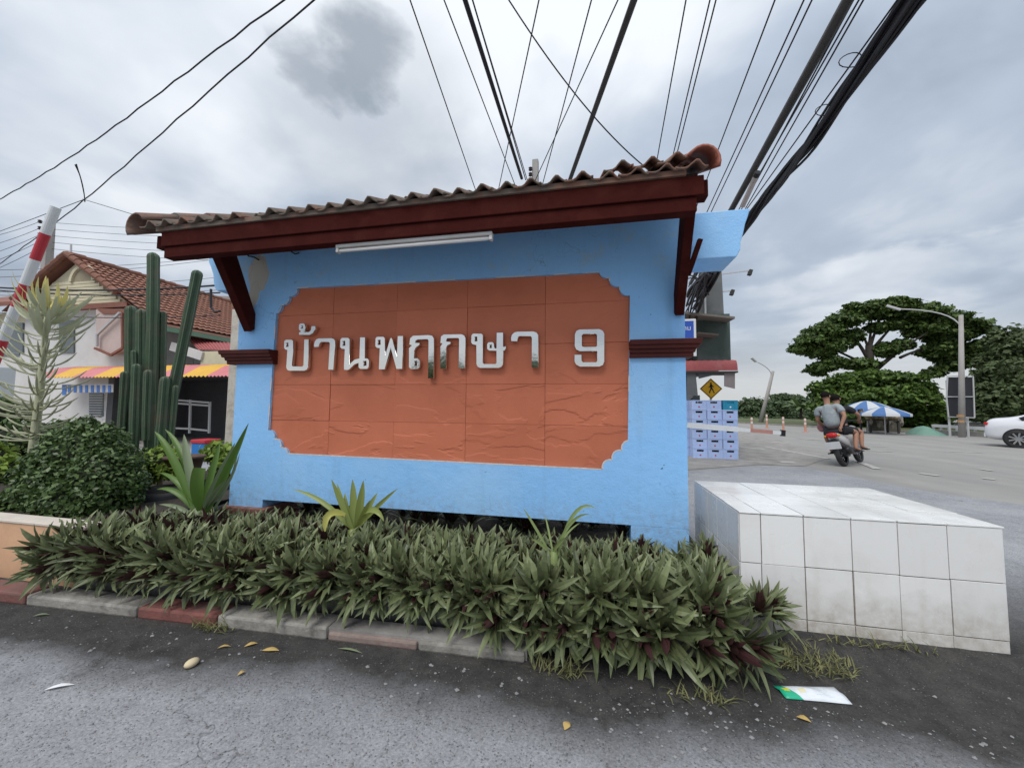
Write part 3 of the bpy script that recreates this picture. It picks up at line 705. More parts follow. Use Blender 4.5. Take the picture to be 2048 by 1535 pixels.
# ================================================================ TILED BLOCK
def glaze_mat(name, base, rough, low):
    m, t, b = newmat(name); k = NT(t)
    pos = k.n('ShaderNodeNewGeometry').outputs['Position']; sx = k.n('ShaderNodeSeparateXYZ', {0: pos}); oi = k.n('ShaderNodeObjectInfo').outputs['Random']
    hs = k.n('ShaderNodeHueSaturation', {'Hue': 0.5, 'Saturation': 1.0, 'Value': k.ramp(oi, 0, 1, 0.93, 1.05), 'Color': c4(base)}).outputs[0]
    mp = k.n('ShaderNodeMapping', {0: pos}); mp.inputs['Scale'].default_value = (14, 14, 1.6)
    run = k.ramp(k.noise(mp.outputs[0], 1.0, 5, 0.6), 0.54, 0.80, 0, 0.28)
    col = k.mix(run, hs, (0.56, 0.51, 0.43, 1))
    col = k.mix(k.ramp(k.noise(pos, 3.5, 6, 0.65), 0.5, 0.75, 0, 0.4), col, (0.60, 0.57, 0.51, 1))
    if low:
        sp = k.math('MULTIPLY', k.ramp(k.math('ADD', sx.outputs[2], k.math('MULTIPLY', k.math('SUBTRACT', k.noise(pos, 8, 5), 0.5), 0.35)), 0.0, 0.34, 0.95, 0), k.ramp(k.noise(pos, 18, 6, 0.7), 0.3, 0.65, 0.25, 1))
        col = k.mix(sp, col, (0.36, 0.31, 0.24, 1))
    scr = k.math('MULTIPLY', k.math('GREATER_THAN', k.noise(k.n('ShaderNodeMapping', {0: pos, 'Scale': (5, 5, 90)}).outputs[0], 1.0, 2), 0.74), k.math('GREATER_THAN', k.noise(pos, 2.2, 2), 0.56))
    col = k.mix(k.math('MULTIPLY', scr, 0.6), col, (0.22, 0.19, 0.17, 1))
    k.l(col, b.inputs['Base Color']); b.inputs['Specular IOR Level'].default_value = 0.5
    k.l(k.ramp(k.noise(pos, 5, 5), 0.3, 0.7, rough, rough + 0.22), b.inputs['Roughness'])
    bp = k.n('ShaderNodeBump', {'Strength': 1.0, 'Distance': 0.0012, 'Height': k.noise(pos, 6, 3)}); k.l(bp.outputs[0], b.inputs['Normal'])
    return m
M_glaze = glaze_mat('white_glazed_tile', (0.80, 0.795, 0.775), 0.16, True)
M_topt = glaze_mat('white_top_tile', (0.83, 0.83, 0.81), 0.10, False)
M_grout = pmat('brown_grout', (0.20, 0.155, 0.115), 0.9, 0.2, 12)
bx0, bx1, by0, by1, bz = 0.872, 2.135, 2.50, 3.47, 0.69
blk = thing('tiled_block', 'low white tiled block beside the sign wall', 'block', ((bx0 + bx1) / 2, 3.0, 0))
MB().box(bx0 + 0.008, bx1 - 0.008, by0 + 0.008, by1 - 0.008, -0.05, bz - 0.008).build('core', M_grout, blk)
fx = [bx0] + [P(p, 1080, by0).x for p in (1522, 1608, 1703, 1795, 1895)] + [bx1]
fz = [bz - 0.001, 0.405, 0.115, 0.0]
gp = 0.0024
def jt(): return random.uniform(-0.0016, 0.0016)
for i in range(6):
    for j in range(3):
        MB().box(fx[i] + gp + jt(), fx[i + 1] - gp + jt(), by0 - random.random() * 0.003, by0 + 0.0085, fz[j + 1] + gp + jt(), fz[j] - gp + jt()).build('tile', M_glaze, blk, bevel=0.0012)
ys = [by0 + 0.0095, 2.70, 2.90, 3.10, 3.30, by1]
for i in range(5):
    for j in range(3):
        MB().box(bx0 - random.random() * 0.001, bx0 + 0.0085, ys[i] + gp, ys[i + 1] - gp, fz[j + 1] + gp, fz[j] - gp).build('tile', M_glaze, blk, bevel=0.0012)
        MB().box(bx1 - 0.0085, bx1 + random.random() * 0.001, ys[i] + gp, ys[i + 1] - gp, fz[j + 1] + gp, fz[j] - gp).build('tile', M_glaze, blk, bevel=0.0012)
tx = [bx0 + 0.0] + [fx[1], fx[2], fx[3], fx[4], fx[5]] + [bx1]
ty = [by0 + 0.0, 2.75, 3.0, 3.25, by1]
for i in range(6):
    for j in range(4):
        MB().box(tx[i] + gp + jt(), tx[i + 1] - gp + jt() + (0.006 if i == 5 else 0), ty[j] + gp + jt() - (0.007 if j == 0 else 0), ty[j + 1] - gp + jt(), bz, bz + 0.0075 + random.random() * 0.0025).build('tile', M_topt, blk, bevel=0.0012)
# ================================================================ PLANTS
M_rh = leafmat('sword_leaf', (0.100, 0.125, 0.052), (0.190, 0.220, 0.105), (0.060, 0.025, 0.026), 0.40, 0.38, 0.35, 0.10)
def strip(mb, pts, widths, side, fold=0.25, up=None):
    """ribbon along pts with a raised V; side = sideways unit vector or list"""
    vs = []; n = len(pts)
    for i, p in enumerate(pts):
        p = Vector(p); t = (Vector(pts[min(i + 1, n - 1)]) - Vector(pts[max(i - 1, 0)])).normalized()
        s = Vector(side) - t * Vector(side).dot(t); s.normalize(); nn = s.cross(t)
        w = widths[i] / 2
        vs += [p - s * w + nn * w * fold, p, p + s * w + nn * w * fold]
    fs = []
    for i in range(n - 1):
        a = 3 * i; fs += [(a, a + 1, a + 4, a + 3), (a + 1, a + 2, a + 5, a + 4)]
    mb.add(vs, fs)
def arc_leaf(mb, base, az, L, W, e0, droop, nseg=5, fold=0.3, wp=(0.65, 0.95, 1.0, 0.88, 0.58, 0.04), rng=random):
    d = Vector((math.cos(az), math.sin(az), 0)); pts = [Vector(base)]; e = e0
    tw = rng.uniform(-.25, .25)
    side = Vector((-math.sin(az), math.cos(az), tw)) * -1
    for i in range(nseg):
        st = L / nseg; pts.append(pts[-1] + (d * math.cos(e) + Vector((0, 0, 1)) * math.sin(e)) * st); e -= droop / nseg * (0.6 + 0.8 * i / nseg)
    strip(mb, pts, [W * w for w in wp[:nseg + 1]], side, fold)
def rosette_mb(kind, rng):
    mb = MB(); n = rng.randint(26, 32)
    for i in range(n):
        u = i / n; az = i * 2.4 + rng.uniform(-.3, .3)
        e0 = R(92) - u * R(66) + rng.uniform(-.14, .14); L = (0.10 + 0.10 * (u ** 0.5)) * rng.uniform(0.75, 1.22)
        arc_leaf(mb, (0.012 * math.cos(az), 0.012 * math.sin(az), 0.02 + 0.05 * (1 - u)), az, L, rng.uniform(0.025, 0.036), e0, (R(-14) if u < 0.25 else R(10)) + u * R(58) * (1.5 if kind else 0.9), rng=rng)
    mb.tube([(0, 0, -0.06), (0, 0, 0.06)], [0.016, 0.008], 5)
    return mb
rg = random.Random(11)
ros = [rosette_mb(i % 2, rg).mesh('sword_leaf_plant', M_rh) for i in range(8)]
hedge_label = 'low sword-leaved plant with green and purple leaves, one of the hedge in the planter'
cnt = 0; rear = MB(); spots = []
ts = [0.20, 0.27, 0.35, 0.46, 0.58, 0.71, 0.84, 0.98, 1.12]
for ti, t in enumerate(ts):
    smin, smax = 0.12, 4.50
    if t > 0.5: smax = 4.55
    s = smin + (0.06 if ti % 2 else 0)
    while s < smax:
        spots.append((s + rg.uniform(-.035, .035), t + rg.uniform(-.03, .03), ti)); s += 0.122 if ti < 4 else 0.152
for s in np.arange(3.3, 4.52, 0.12): spots.append((s, 0.12 + rg.uniform(-.02, .02), -1))

for s in np.arange(0.2, 3.2, 0.15): spots.append((s + rg.uniform(-.05, .05), 0.16, -2))
for x, y in ((0.80, 2.72), (0.79, 2.88), (0.83, 3.02), (0.93, 2.42), (0.90, 2.34), (0.86, 2.26)): spots.append((x, y, 'w'))
def lean(dirv, ang): 
    ax = Vector((0, 0, 1)).cross(Vector(dirv)).normalized(); return Matrix.Rotation(ang, 4, ax)
spots.sort(key=lambda q: 0 if q[2] == 'w' else 1)
for (s, t, ti) in spots:
    if ti == 'w':
        p = Vector((s, t, 0.20)); tilt = rg.uniform(.1, .35); dv = Vector((0.8, -0.7, 0)) if s > 0.86 else Vector((0.3, -1, 0))
        if s > 0.86: tilt = 0.8; p.z = 0.17
    else:
        hz_ = 0.27 - 0.02 * min(1, max(0, (s - 2.2) / 1.2))
        p = K(s, t, hz_ if t < .5 else max(.175, hz_ - (t - .5) * .2))
        if p.x > 0.84 and p.y > 2.42: continue
        if -3.52 < p.x < -2.95 and p.y > 3.0: continue
        if p.y > 3.03: continue
        tilt = {-2: 1.5, -1: 1.5, 0: 1.28, 1: 1.0, 2: 0.72, 3: 0.42, 4: 0.22}.get(ti, 0.12) + rg.uniform(-.16, .16)
        dv = -KN.copy() + KD * rg.uniform(-.35, .35)
        if ti == -1: p.z = 0.19
        if ti == -2: p.z = 0.22
        if ti == 0: p.z = 0.27
        if s < 0.45: dv = -KN + KD * rg.uniform(-.25, .35); tilt = max(tilt, 0.5 - s * 0.7)
        if s > 4.25: dv = dv + KD * 0.8 * (s - 4.2) / 0.3; tilt = max(tilt, 0.5 + (s - 4.3)); p.z -= 0.03
        if ti >= 4: dv = Vector((rg.uniform(-1, 1), rg.uniform(-1, .6), 0))
    if dv.length < 1e-3: dv = -KN
    o = bpy.data.objects.new('sword_leaf_plant', rg.choice(ros)); C.objects.link(o); cnt += 1
    sc = rg.uniform(0.85, 1.15) * (1.22 if (ti != 'w' and s > 3.7 and ti in (-1, 0, 1)) else (1.1 if ti in (0, 1) else 1.0)) * (0.85 if ti != 'w' and ti >= 6 else 1)
    o.matrix_world = Matrix.Translation(p) @ lean(dv.normalized(), tilt) @ Matrix.Rotation(rg.uniform(0, 6.28), 4, 'Z') @ Matrix.Scale(sc, 4)
    tag(o, hedge_label, 'plant', 'sword-leaved plants of the planter hedge')
print('hedge plants', cnt)
rm = MB()
for i in range(60):
    r_ = rosette_mb(0, rg); r_.xf(Matrix.Translation((rg.uniform(-3.0, 0.3), rg.uniform(3.25, 3.9), 0.2)) @ Matrix.Scale(rg.uniform(.8, 1.0), 4)); rm.add(r_.v, r_.f)
stuff(tag(rm.build('ground_cover', M_rh, fix=False), 'dark leafy ground cover seen through the gap under the sign wall', 'ground cover'))

# ---- big-leaved plants
def bez(a, c, b, n):
    a, c, b = Vector(a), Vector(c), Vector(b); return [a * (1 - t) ** 2 + c * 2 * t * (1 - t) + b * t * t for t in [i / n for i in range(n + 1)]]
def big_leaf(parent, base, tip, bulge, W, mat, name='leaf', n=9, fold=0.5, wp=None, side=None):
    base, tip = Vector(base), Vector(tip); ctl = (base + tip) / 2 + Vector(bulge)
    pts = bez(base, ctl, tip, n); d = (tip - base)
    view = (Vector((0, 0, CAM_H)) - base).normalized()
    sd = side or d.cross(view)
    sd = Vector(sd).normalized()
    if wp is None: wp = [0.45, .62, .8, .94, 1, .97, .86, .68, .42, .04]
    ws = [W * .62 * wp[min(len(wp) - 1, int(round(i * (len(wp) - 1) / n)))] for i in range(n + 1)]
    mb = MB(); strip(mb, pts, ws, sd, fold); return mb.build(name, mat, parent, smooth=True, fix=False)
M_cri = leafmat('broad_strap_leaf', (0.085, 0.165, 0.028), (0.12, 0.21, 0.04), None, 0.38, 0.4, 0.1, 0.25)
M_crig = leafmat('grey_strap_leaf', (0.16, 0.22, 0.11), (0.24, 0.28, 0.17), None, 0.45, 0.4, 0.1, 0.2)
M_dry = pmat('dry_stalk', (0.42, 0.36, 0.24), 0.8, 0.2, 12)
Yp = 2.72; base = P(397, 1040, Yp)
cri = thing('strap_leaf_plant', 'tall plant with broad arching strap leaves beside the left pillar', 'plant', (base.x, Yp, 0.2))
for tip, bl, W, mt, dy in [((309, 862), (-.04, 0, .22), .10, M_cri, .02), ((330, 858), (-.02, .05, .2), .09, M_cri, .15), ((368, 868), (-.06, 0, .12), .105, M_crig, .12), ((497, 846), (.02, 0, .02), .10, M_cri, -.02), ((470, 885), (.0, .05, .05), .09, M_crig, .12),
                            ((314, 978), (.02, 0, .16), .075, M_cri, -.05), ((318, 945), (.03, 0, .20), .08, M_cri, .05), ((318, 1008), (.05, 0, .08), .06, M_crig, -.06), ((480, 905), (.10, 0, -.10), .045, M_crig, -.05), ((478, 892), (.12, 0, -.13), .03, M_crig, .05), ((440, 885), (.03, 0, .1), .085, M_cri, .18), ((452, 960), (.03, 0, .1), .06, M_crig, -.1)]:
    big_leaf(cri, base + Vector((random.uniform(-.04, .04), 0, random.uniform(-.04, .1))), P(*tip, Yp + dy), bl, W, mt)
f0 = P(400, 1020, Yp - .06); f1 = P(399, 935, Yp - .10)
big_leaf(cri, f0, f1, (0, -.05, 0.03), .15, M_cri, wp=[.4, .6, .75, .86, .94, 1, 1, .98, .95, .9])
MB().tube([base - Vector((0, 0, .22)), base + Vector((0, 0, .10))], [.055, .04], 10).build('stem', M_crig, cri, smooth=True)
M_bro = leafmat('bromeliad_leaf', (0.22, 0.29, 0.07), (0.30, 0.34, 0.10), None, 0.35, 0.4, 0.1, 0.3)
M_bry = leafmat('yellow_bromeliad_leaf', (0.50, 0.50, 0.12), (0.55, 0.52, 0.14), None, 0.35, 0.4, 0.05, 0.3)
Yp = 2.45; base = P(706, 1068, Yp)
bro = thing('bromeliad', 'yellow-green bromeliad standing in the hedge before the blue wall', 'plant', (base.x, Yp, 0.2))
for tip, bl, W, mt, dy in [((586, 978), (.05, 0, .10), .055, M_bro, 0), ((663, 958), (-.03, 0, .05), .06, M_bro, -.05), ((674, 966), (-.02, 0, .03), .05, M_bro, .06), ((705, 958), (0, .02, .02), .085, M_bro, .05), ((727, 960), (.01, 0, .03), .085, M_bro, 0), ((796, 976), (.02, 0, .05), .05, M_bro, 0), ((755, 985), (.02, 0, .05), .06, M_bro, .12), ((690, 985), (-.03, 0, .03), .06, M_bro, .1), ((740, 1000), (.02, 0, .05), .06, M_bro, -.1)]:
    big_leaf(bro, base + Vector((random.uniform(-.02, .02), 0, 0)), P(*tip, Yp + dy), bl, W, mt, fold=.4)
big_leaf(bro, P(690, 1030, Yp - .04), P(650, 1062, Yp - .16), (-.06, -.05, .13), .075, M_bry, wp=[.6, .8, .95, 1, 1, .95, .9, .8, .6, .2])
big_leaf(bro, P(725, 1030, Yp - .04), P(768, 1042, Yp - .13), (.04, -.03, .12), .065, M_bro)
MB().tube([base - Vector((0, 0, .2)), base + Vector((0, 0, .04))], [.05, .035], 8).build('stem', M_bro, bro, smooth=True)
M_sl = leafmat('slender_leaf', (0.20, 0.28, 0.09), (0.27, 0.33, 0.13), None, 0.45, 0.3, 0.1, 0.25)
Yp = 2.26; base = P(1108, 1112, Yp)
sl = thing('slender_leaf_plant', 'thin pale-green arching blades rising from the hedge under the panel corner', 'plant', (base.x, Yp, 0.2))
for tip, bl, W, dy in [((1046, 1015), (-.01, 0, .03), .026, 0), ((1192, 1016), (-.02, 0, .22), .034, 0), ((1180, 1028), (.0, 0, .14), .028, -.1), ((1160, 1045), (.01, 0, .06), .02, .1), ((1062, 1078), (-.02, 0, .05), .03, -.05), ((1090, 1030), (0, 0, .03), .02, .1), ((1130, 1075), (.02, 0, .05), .03, -.08)]:
    big_leaf(sl, base + Vector((random.uniform(-.02, .02), 0, 0)), P(*tip, Yp + dy), bl, W, M_sl, fold=.4)
MB().tube([base - Vector((0, 0, .2)), base + Vector((0, 0, .03))], [.03, .02], 7).build('stem', M_sl, sl, smooth=True)
a = P(345, 1148, 1.98); b = P(396, 1094, 2.02)
tag(MB().tube([a, a.lerp(b, .5) + Vector((0, -.01, .01)), b], [.004, .006, .005], 6).build('dry_twig', M_dry, smooth=True), 'pale dry twig lying on the left part of the hedge', 'twig')

# ---- round bush
M_bush = leafmat('small_bush_leaf', (0.052, 0.092, 0.026), (0.105, 0.165, 0.048), None, 0.42, 0.4, 0.4, 0.12)
M_bcore = pmat('bush_shade_core', (0.020, 0.028, 0.012), 0.9, 0.3, 20)  # dark green of the light-blocking core inside each bush
def bush(name, label, blobs, leaf, n, mat, seed, twig=True, group=None):
    c = Vector(blobs[0][0]); t = thing(name, label, 'bush', (c.x, c.y, 0.37), group)
    cloud_obj('foliage', np.concatenate([leaf_cloud(blobs, leaf, int(n * .55), 0.6, 0.72, 0.2, seed), leaf_cloud(clump(blobs, 26, .26, seed, .75, 1.02), leaf, int(n * .6), 0.6, 0.4, 0.2, seed + 1)]), mat, t)
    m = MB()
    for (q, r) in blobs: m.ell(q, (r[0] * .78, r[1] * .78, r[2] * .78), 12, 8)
    m.build('light_block_core', M_bcore, t, smooth=True)  # solid dark ellipsoids added inside the leaves to block light
    if twig:
        MB().tube([(c.x, c.y, 0.36), (c.x + .02, c.y, c.z)], [.03, .02], 6).build('stem', M_dry, t)
    return t
def blob(px, py, rx, ry, Y, rd):
    c = P(px, py, Y); k = depth(c) / FPX; return ((c.x, c.y, c.z), (rx * k * 0.97, rd * .72, ry * k))
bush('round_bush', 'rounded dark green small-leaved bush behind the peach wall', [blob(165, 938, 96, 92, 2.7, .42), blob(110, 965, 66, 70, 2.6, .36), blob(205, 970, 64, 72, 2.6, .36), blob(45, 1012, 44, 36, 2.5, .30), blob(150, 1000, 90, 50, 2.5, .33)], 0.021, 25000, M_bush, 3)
M_lg = leafmat('lime_leaf', (0.20, 0.30, 0.045), (0.28, 0.38, 0.07), None, 0.5, 0.3, 0.25, 0.3)
bush('lime_shrub', 'small lime green shrub between the dark bush and the strap-leaved plant', [blob(322, 925, 42, 32, 3.35, .22), blob(300, 940, 25, 25, 3.3, .2), blob(352, 935, 25, 22, 3.3, .2)], 0.028, 1800, M_lg, 5)
bush('lime_shrub', 'lime green shrub cut by the left edge behind the dark bush', [blob(2, 950, 40, 40, 3.2, .3), blob(-20, 930, 40, 45, 3.2, .3)], 0.03, 1600, M_lg, 6)
M_mg = leafmat('mid_green_leaf', (0.06, 0.11, 0.03), (0.10, 0.15, 0.045), None, 0.5, 0.3, 0.35, 0.2)
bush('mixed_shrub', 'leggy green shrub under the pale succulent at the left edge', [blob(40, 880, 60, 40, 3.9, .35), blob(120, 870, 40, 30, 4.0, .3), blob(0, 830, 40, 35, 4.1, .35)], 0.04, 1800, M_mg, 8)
bush('mixed_shrub', 'yellowish shrub low behind the strap-leaved plant beside the blue pillar', [blob(440, 905, 30, 22, 3.9, .25), blob(450, 945, 22, 35, 3.8, .22)], 0.035, 900, M_lg, 9)
# black tyre planters
M_tyre = pmat('old_tyre_rubber', (0.022, 0.022, 0.024), 0.6, 0.15, 10, dirt=(0.07, 0.065, 0.06), dirt_amt=0.5)
def tyre(c, r, w, label, rx=0.0):
    prof = [(r * .62, 0), (r * .70, -w * .46), (r * .92, -w * .5), (r, -w * .35), (r * 1.01, 0), (r, w * .35), (r * .92, w * .5), (r * .70, w * .46), (r * .62, 0)]
    n = 28; vs = []; fs = []
    for q, z in prof:
        for k in range(n): a = 2 * math.pi * k / n; vs.append((q * math.cos(a), q * math.sin(a), z))
    for i in range(len(prof) - 1):
        for k in range(n): fs.append((i * n + k, i * n + (k + 1) % n, (i + 1) * n + (k + 1) % n, (i + 1) * n + k))
    o = MB().add(vs, fs).build('tyre_planter', M_tyre, smooth=True); o.location = c; o.rotation_euler = (rx, 0, .2)
    return tag(o, label, 'tyre')
tyre(P(318, 1000, 3.1), .30, .22, 'black tyre planter lying behind the hedge, beside the round bush')
tyre(P(405, 985, 3.45), .30, .22, 'black tyre planter behind the strap-leaved plant, next to the blue pillar')
po = thing('brown_pot', 'brown round pot with a lime plant behind the strap leaves', 'pot', (P(365, 960, 3.35).x, 3.35, 0.37))
c = P(365, 985, 3.35)
MB().lathe([(.10, 0), (.15, .12), (.17, .22), (.185, .22), (.185, .25), (.15, .25), (.14, .2)], (c.x, 3.35, .37 + .12), 18).build('pot', pmat('brown_clay', (0.10, 0.06, 0.042), .6, .2), po, smooth=True)

# ---- cactus
M_cac = pmat('cactus_green', (0.048, 0.085, 0.045), 0.5, 0.2, 7, 0.002, 30, dirt=(0.105, 0.090, 0.060), dirt_scale=4, dirt_amt=0.85)
M_rib = pmat('cactus_spiny_rib', (0.19, 0.23, 0.15), 0.6, 0.2, 40)
cb = P(298, 900, 3.65)
cac = thing('columnar_cactus', 'tall clump of ribbed columnar cactus stems left of the sign wall', 'cactus', (cb.x, 3.65, 0.37))
def cstem(pxs, wpx, Y, ribs=6):
    pts = [P(x, y, Y) for x, y in pxs]
    fine = []
    for i in range(len(pts) - 1):
        for j in range(5): fine.append(pts[i].lerp(pts[i + 1], j / 5))
    fine.append(pts[-1])
    # smooth the path
    for _ in range(3): fine = [fine[0]] + [(fine[i - 1] + fine[i] * 2 + fine[i + 1]) / 4 for i in range(1, len(fine) - 1)] + [fine[-1]]
    L = [0]
    for i in range(1, len(fine)): L.append(L[-1] + (fine[i] - fine[i - 1]).length)
    r = wpx * depth(fine[-1]) / FPX / 2 * 0.75
    tipdir = (fine[-1] - fine[-2]).normalized()
    rad = [r * (0.82 + 0.18 * min(1, l / .3)) * (1 + .04 * math.sin(l * 9 + wpx)) for l in L]
    # rounded crown
    last = fine[-1]; fine = fine[:-1] + [last - tipdir * r * 0.9, last - tipdir * r * .45, last - tipdir * r * .15, last]
    rad = rad[:-1] + [r, r * .86, r * .55, r * .12]
    n = ribs * 5; prof = []
    for k in range(n):
        u = (k % 5) / 5; prof.append([1.0, 1.0, .84, .74, .84][k % 5])
    m = MB(); m.tube(fine, rad, n, True, prof)
    nf = len(m.f)
    for i in range(nf):
        if i < (len(fine) - 1) * n and (i % n) % 5 == 0: m.m[i] = 1
    # make the crest strip narrow
    vs = []
    for idx, v in enumerate(m.v):
        ring, k = divmod(idx, n)
        if k % 5 == 1:
            v0 = Vector(m.v[ring * n + k - 1]); v = v0.lerp(Vector(v), 0.22)
        vs.append(tuple(v))
    m.v = vs
    return m.build('stem', [M_cac, M_rib], cac, smooth=False)
for pxs, w_, Y in [([(300, 930), (302, 800), (306, 650), (307, 505)], 27, 3.65), ([(325, 900), (345, 790), (368, 680), (396, 540)], 25, 3.6), ([(266, 880), (262, 740), (263, 611)], 27, 3.7), ([(285, 880), (282, 740), (283, 618)], 23, 3.6),
                   ([(322, 860), (324, 740), (326, 622)], 17, 3.75), ([(240, 900), (245, 820), (250, 742)], 18, 3.6), ([(268, 900), (271, 810), (274, 727)], 23, 3.5), ([(292, 880), (294, 810), (297, 739)], 20, 3.5),
                   ([(318, 920), (325, 840), (332, 752)], 25, 3.5), ([(340, 900), (346, 840), (352, 770)], 14, 3.55), ([(270, 760), (268, 730), (268, 700)], 13, 3.52), ([(308, 960), (310, 900), (312, 850)], 30, 3.7)]:
    cstem(pxs, w_, Y)

# ---- pale candelabra succulent
M_pale = pmat('pale_succulent_stem', (0.40, 0.41, 0.27), 0.6, 0.15, 9, 0.002, 30)
M_pale2 = leafmat('pale_succulent_leaf', (0.36, 0.39, 0.27), (0.47, 0.48, 0.34), None, 0.5, 0.3, 0.15, 0.15)
M_yel = leafmat('yellowing_leaf', (0.55, 0.46, 0.12), (0.60, 0.55, 0.24), None, 0.5, 0.3, 0.12, 0.25)
Yp = 3.3; b0 = P(66, 900, Yp); b1 = P(88, 700, Yp); b2 = P(96, 600, Yp)
pal = thing('pale_succulent', 'tall pale succulent with candelabra arms and yellowing top leaves', 'succulent', (b0.x, Yp, 0.37))
MB().tube([Vector((b0.x, Yp, .37)), b0, b0.lerp(b1, .5) + Vector((.01, 0, 0)), b1, b2], [.044, .042, .037, .031, .016], 10).build('trunk', M_pale, pal, smooth=True)
rp_ = random.Random(4)
H0, H1 = b0.z, b2.z
for i in range(150):
    u = rp_.random() ** 0.9; z = H0 + (H1 - H0) * (0.04 + 0.90 * u); cx = b0.x + (b2.x - b0.x) * (z - H0) / (H1 - H0)
    az = rp_.choice([0, math.pi]) + rp_.uniform(-.9, .9); L = rp_.uniform(.26, .62) * (1.0 - 0.25 * u)
    d = Vector((math.cos(az), math.sin(az), 0)); rise = rp_.uniform(.02, .14) + u * .14
    p0 = Vector((cx, Yp, z)); p1 = p0 + d * L * .6 + Vector((0, 0, -.03 + .03 * u)); p2 = p0 + d * L + Vector((0, 0, rise + .05))
    pts = bez(p0, p1, p2, 6)
    if u < 0.72:
        MB().tube(pts, [.010, .009, .008, .009, .011, .009, .003], 6).build('arm', M_pale, pal, smooth=True)
    else:
        mb = MB(); strip(mb, pts, [.015, .024, .034, .042, .042, .03, .008], d.cross(Vector((0, 0, 1))) + Vector((0, -.8, .5)), .3); mb.build('leaf', M_pale2, pal, smooth=True, fix=False)
for i in range(26):
    az = rp_.uniform(0, 6.28); d = Vector((math.cos(az), math.sin(az), 0)); L = rp_.uniform(.22, .42)
    p0 = b2 + Vector((0, 0, rp_.uniform(-.28, -.02))); p2 = p0 + d * L * rp_.uniform(.3, .8) + Vector((0, 0, L * .9)); p1 = p0 + d * L * .6 + Vector((0, 0, L * .15))
    mb = MB(); strip(mb, bez(p0, p1, p2, 6), [.015, .03, .042, .05, .046, .032, .006], Vector((0, 0, 1)).cross(d) + Vector((.4, 0, 0)), .3); mb.build('leaf', M_yel if i % 5 else M_pale2, pal, smooth=True, fix=False)

# ---- weeds and litter at the kerb
M_weed = leafmat('weed_blade', (0.16, 0.17, 0.07), (0.26, 0.25, 0.12), None, 0.6, 0.2, 0.3, 0.2)
def weeds(name, label, c, rx, ry, n, L, seed, zb=0.006):
    rng = random.Random(seed); mb = MB()
    for i in range(n):
        a = rng.uniform(0, 6.28); r_ = rng.random() ** .6
        arc_leaf(mb, (c.x + rx * r_ * math.cos(a), c.y + ry * r_ * math.sin(a), zb), rng.uniform(0, 6.28), L * rng.uniform(.5, 1.2), 0.006, rng.uniform(.3, 1.2), rng.uniform(.4, 1.3), 3, .2, (1, .9, .6, .1), rng)
    return stuff(tag(mb.build(name, M_weed, fix=False), label, 'weeds'))
weeds('kerb_weeds', 'scruffy grass tuft at the foot of the bare planter edge', G(1115, 1345), .12, .05, 70, .10, 1)
weeds('kerb_weeds', 'dry weeds growing over the red and white kerb joint', G(425, 1258), .14, .04, 80, .09, 2)
weeds('kerb_weeds', 'patchy yellow-green grass between the hedge end and the tiled block', G(1610, 1322, .02), .22, .12, 330, .07, 3, .018)
weeds('kerb_weeds', 'small dead tuft on the asphalt under the hedge tip', G(1400, 1395), .16, .04, 60, .07, 4)
weeds('kerb_weeds', 'thin weeds along the bottom tiles of the white block', G(1740, 1292, .045), .35, .015, 60, .08, 5, .045)
M_chip = pmat('grey_gravel', (0.25, 0.25, 0.25), 0.8, 0.25, 20)
rng = random.Random(9); mb = MB()
for i in range(1700):
    x = rng.uniform(-3.5, 3.2); 
    y = 1.9 + .046 * x - abs(rng.gauss(0, .28)) if rng.random() < .6 else rng.uniform(.9, 2.4)
    if y > 1.80 + .046 * (x + 3.7) and x < 1.0: continue
    if x < 0.0 and rng.random() < .55: continue
    s = rng.choice([.003, .004, .004, .006, .009]) * rng.uniform(.7, 1.3)
    v = [(x + s * rng.uniform(.7, 1.3), y, .006), (x, y + s * rng.uniform(.7, 1.3), .006), (x - s * rng.uniform(.7, 1.3), y, .006), (x, y - s * rng.uniform(.7, 1.3), .006), (x + rng.uniform(-.3, .3) * s, y, .004 + s * .9)]
    mb.add(v, [(0, 1, 4), (1, 2, 4), (2, 3, 4), (3, 0, 4)])
stuff(tag(mb.build('gravel', M_chip, fix=False), 'loose grey gravel scattered on the asphalt along the kerb', 'gravel'))
# cream pebble, dry leaves, white chip, packet
c = G(383, 1333)
pb = MB().ell((0, 0, .016), (.026, .034, .018), 12, 8).build('pebble', pmat('cream_stone', (0.62, 0.52, 0.34), .6, .1, 30), smooth=True); pb.location = (c.x, c.y, .004); tag(pb, 'round cream pebble alone on the asphalt', 'pebble')
M_dleaf = leafmat('fallen_leaf', (0.52, 0.36, 0.10), (0.46, 0.33, 0.14), None, .7, .2, .1, .1)
def fallen(px, py, L, W, az, label, mat=M_dleaf, cat='leaf'):
    c = G(px, py); mb = MB(); d = Vector((math.cos(az), math.sin(az), 0))
    strip(mb, [c + d * (L * (u - .5)) + Vector((0, 0, .009 + .012 * math.sin(u * 3.14))) for u in (0, .25, .5, .75, 1)], [W * .1, W * .8, W, W * .7, W * .1], Vector((-d.y, d.x, .1)), .3)
    return tag(mb.build('fallen_leaf', mat, fix=False), label, cat)
fallen(541, 1303, .09, .03, .2, 'curled yellow fallen leaf near the kerb, left of the middle')
fallen(502, 1292, .06, .026, .7, 'small tan fallen leaf beside the curled yellow one')
fallen(483, 1350, .035, .02, 1.0, 'tiny yellow fallen leaf to the right of the pebble')
fallen(1134, 1455, .045, .032, 1.2, 'yellow fallen leaf on the grey asphalt near the bottom edge')
fallen(1608, 1442, .05, .025, -.4, 'yellow fallen leaf below the white packet')
fallen(448, 1297, .06, .015, .5, 'thin straw-coloured leaf on the dark kerbside dirt')
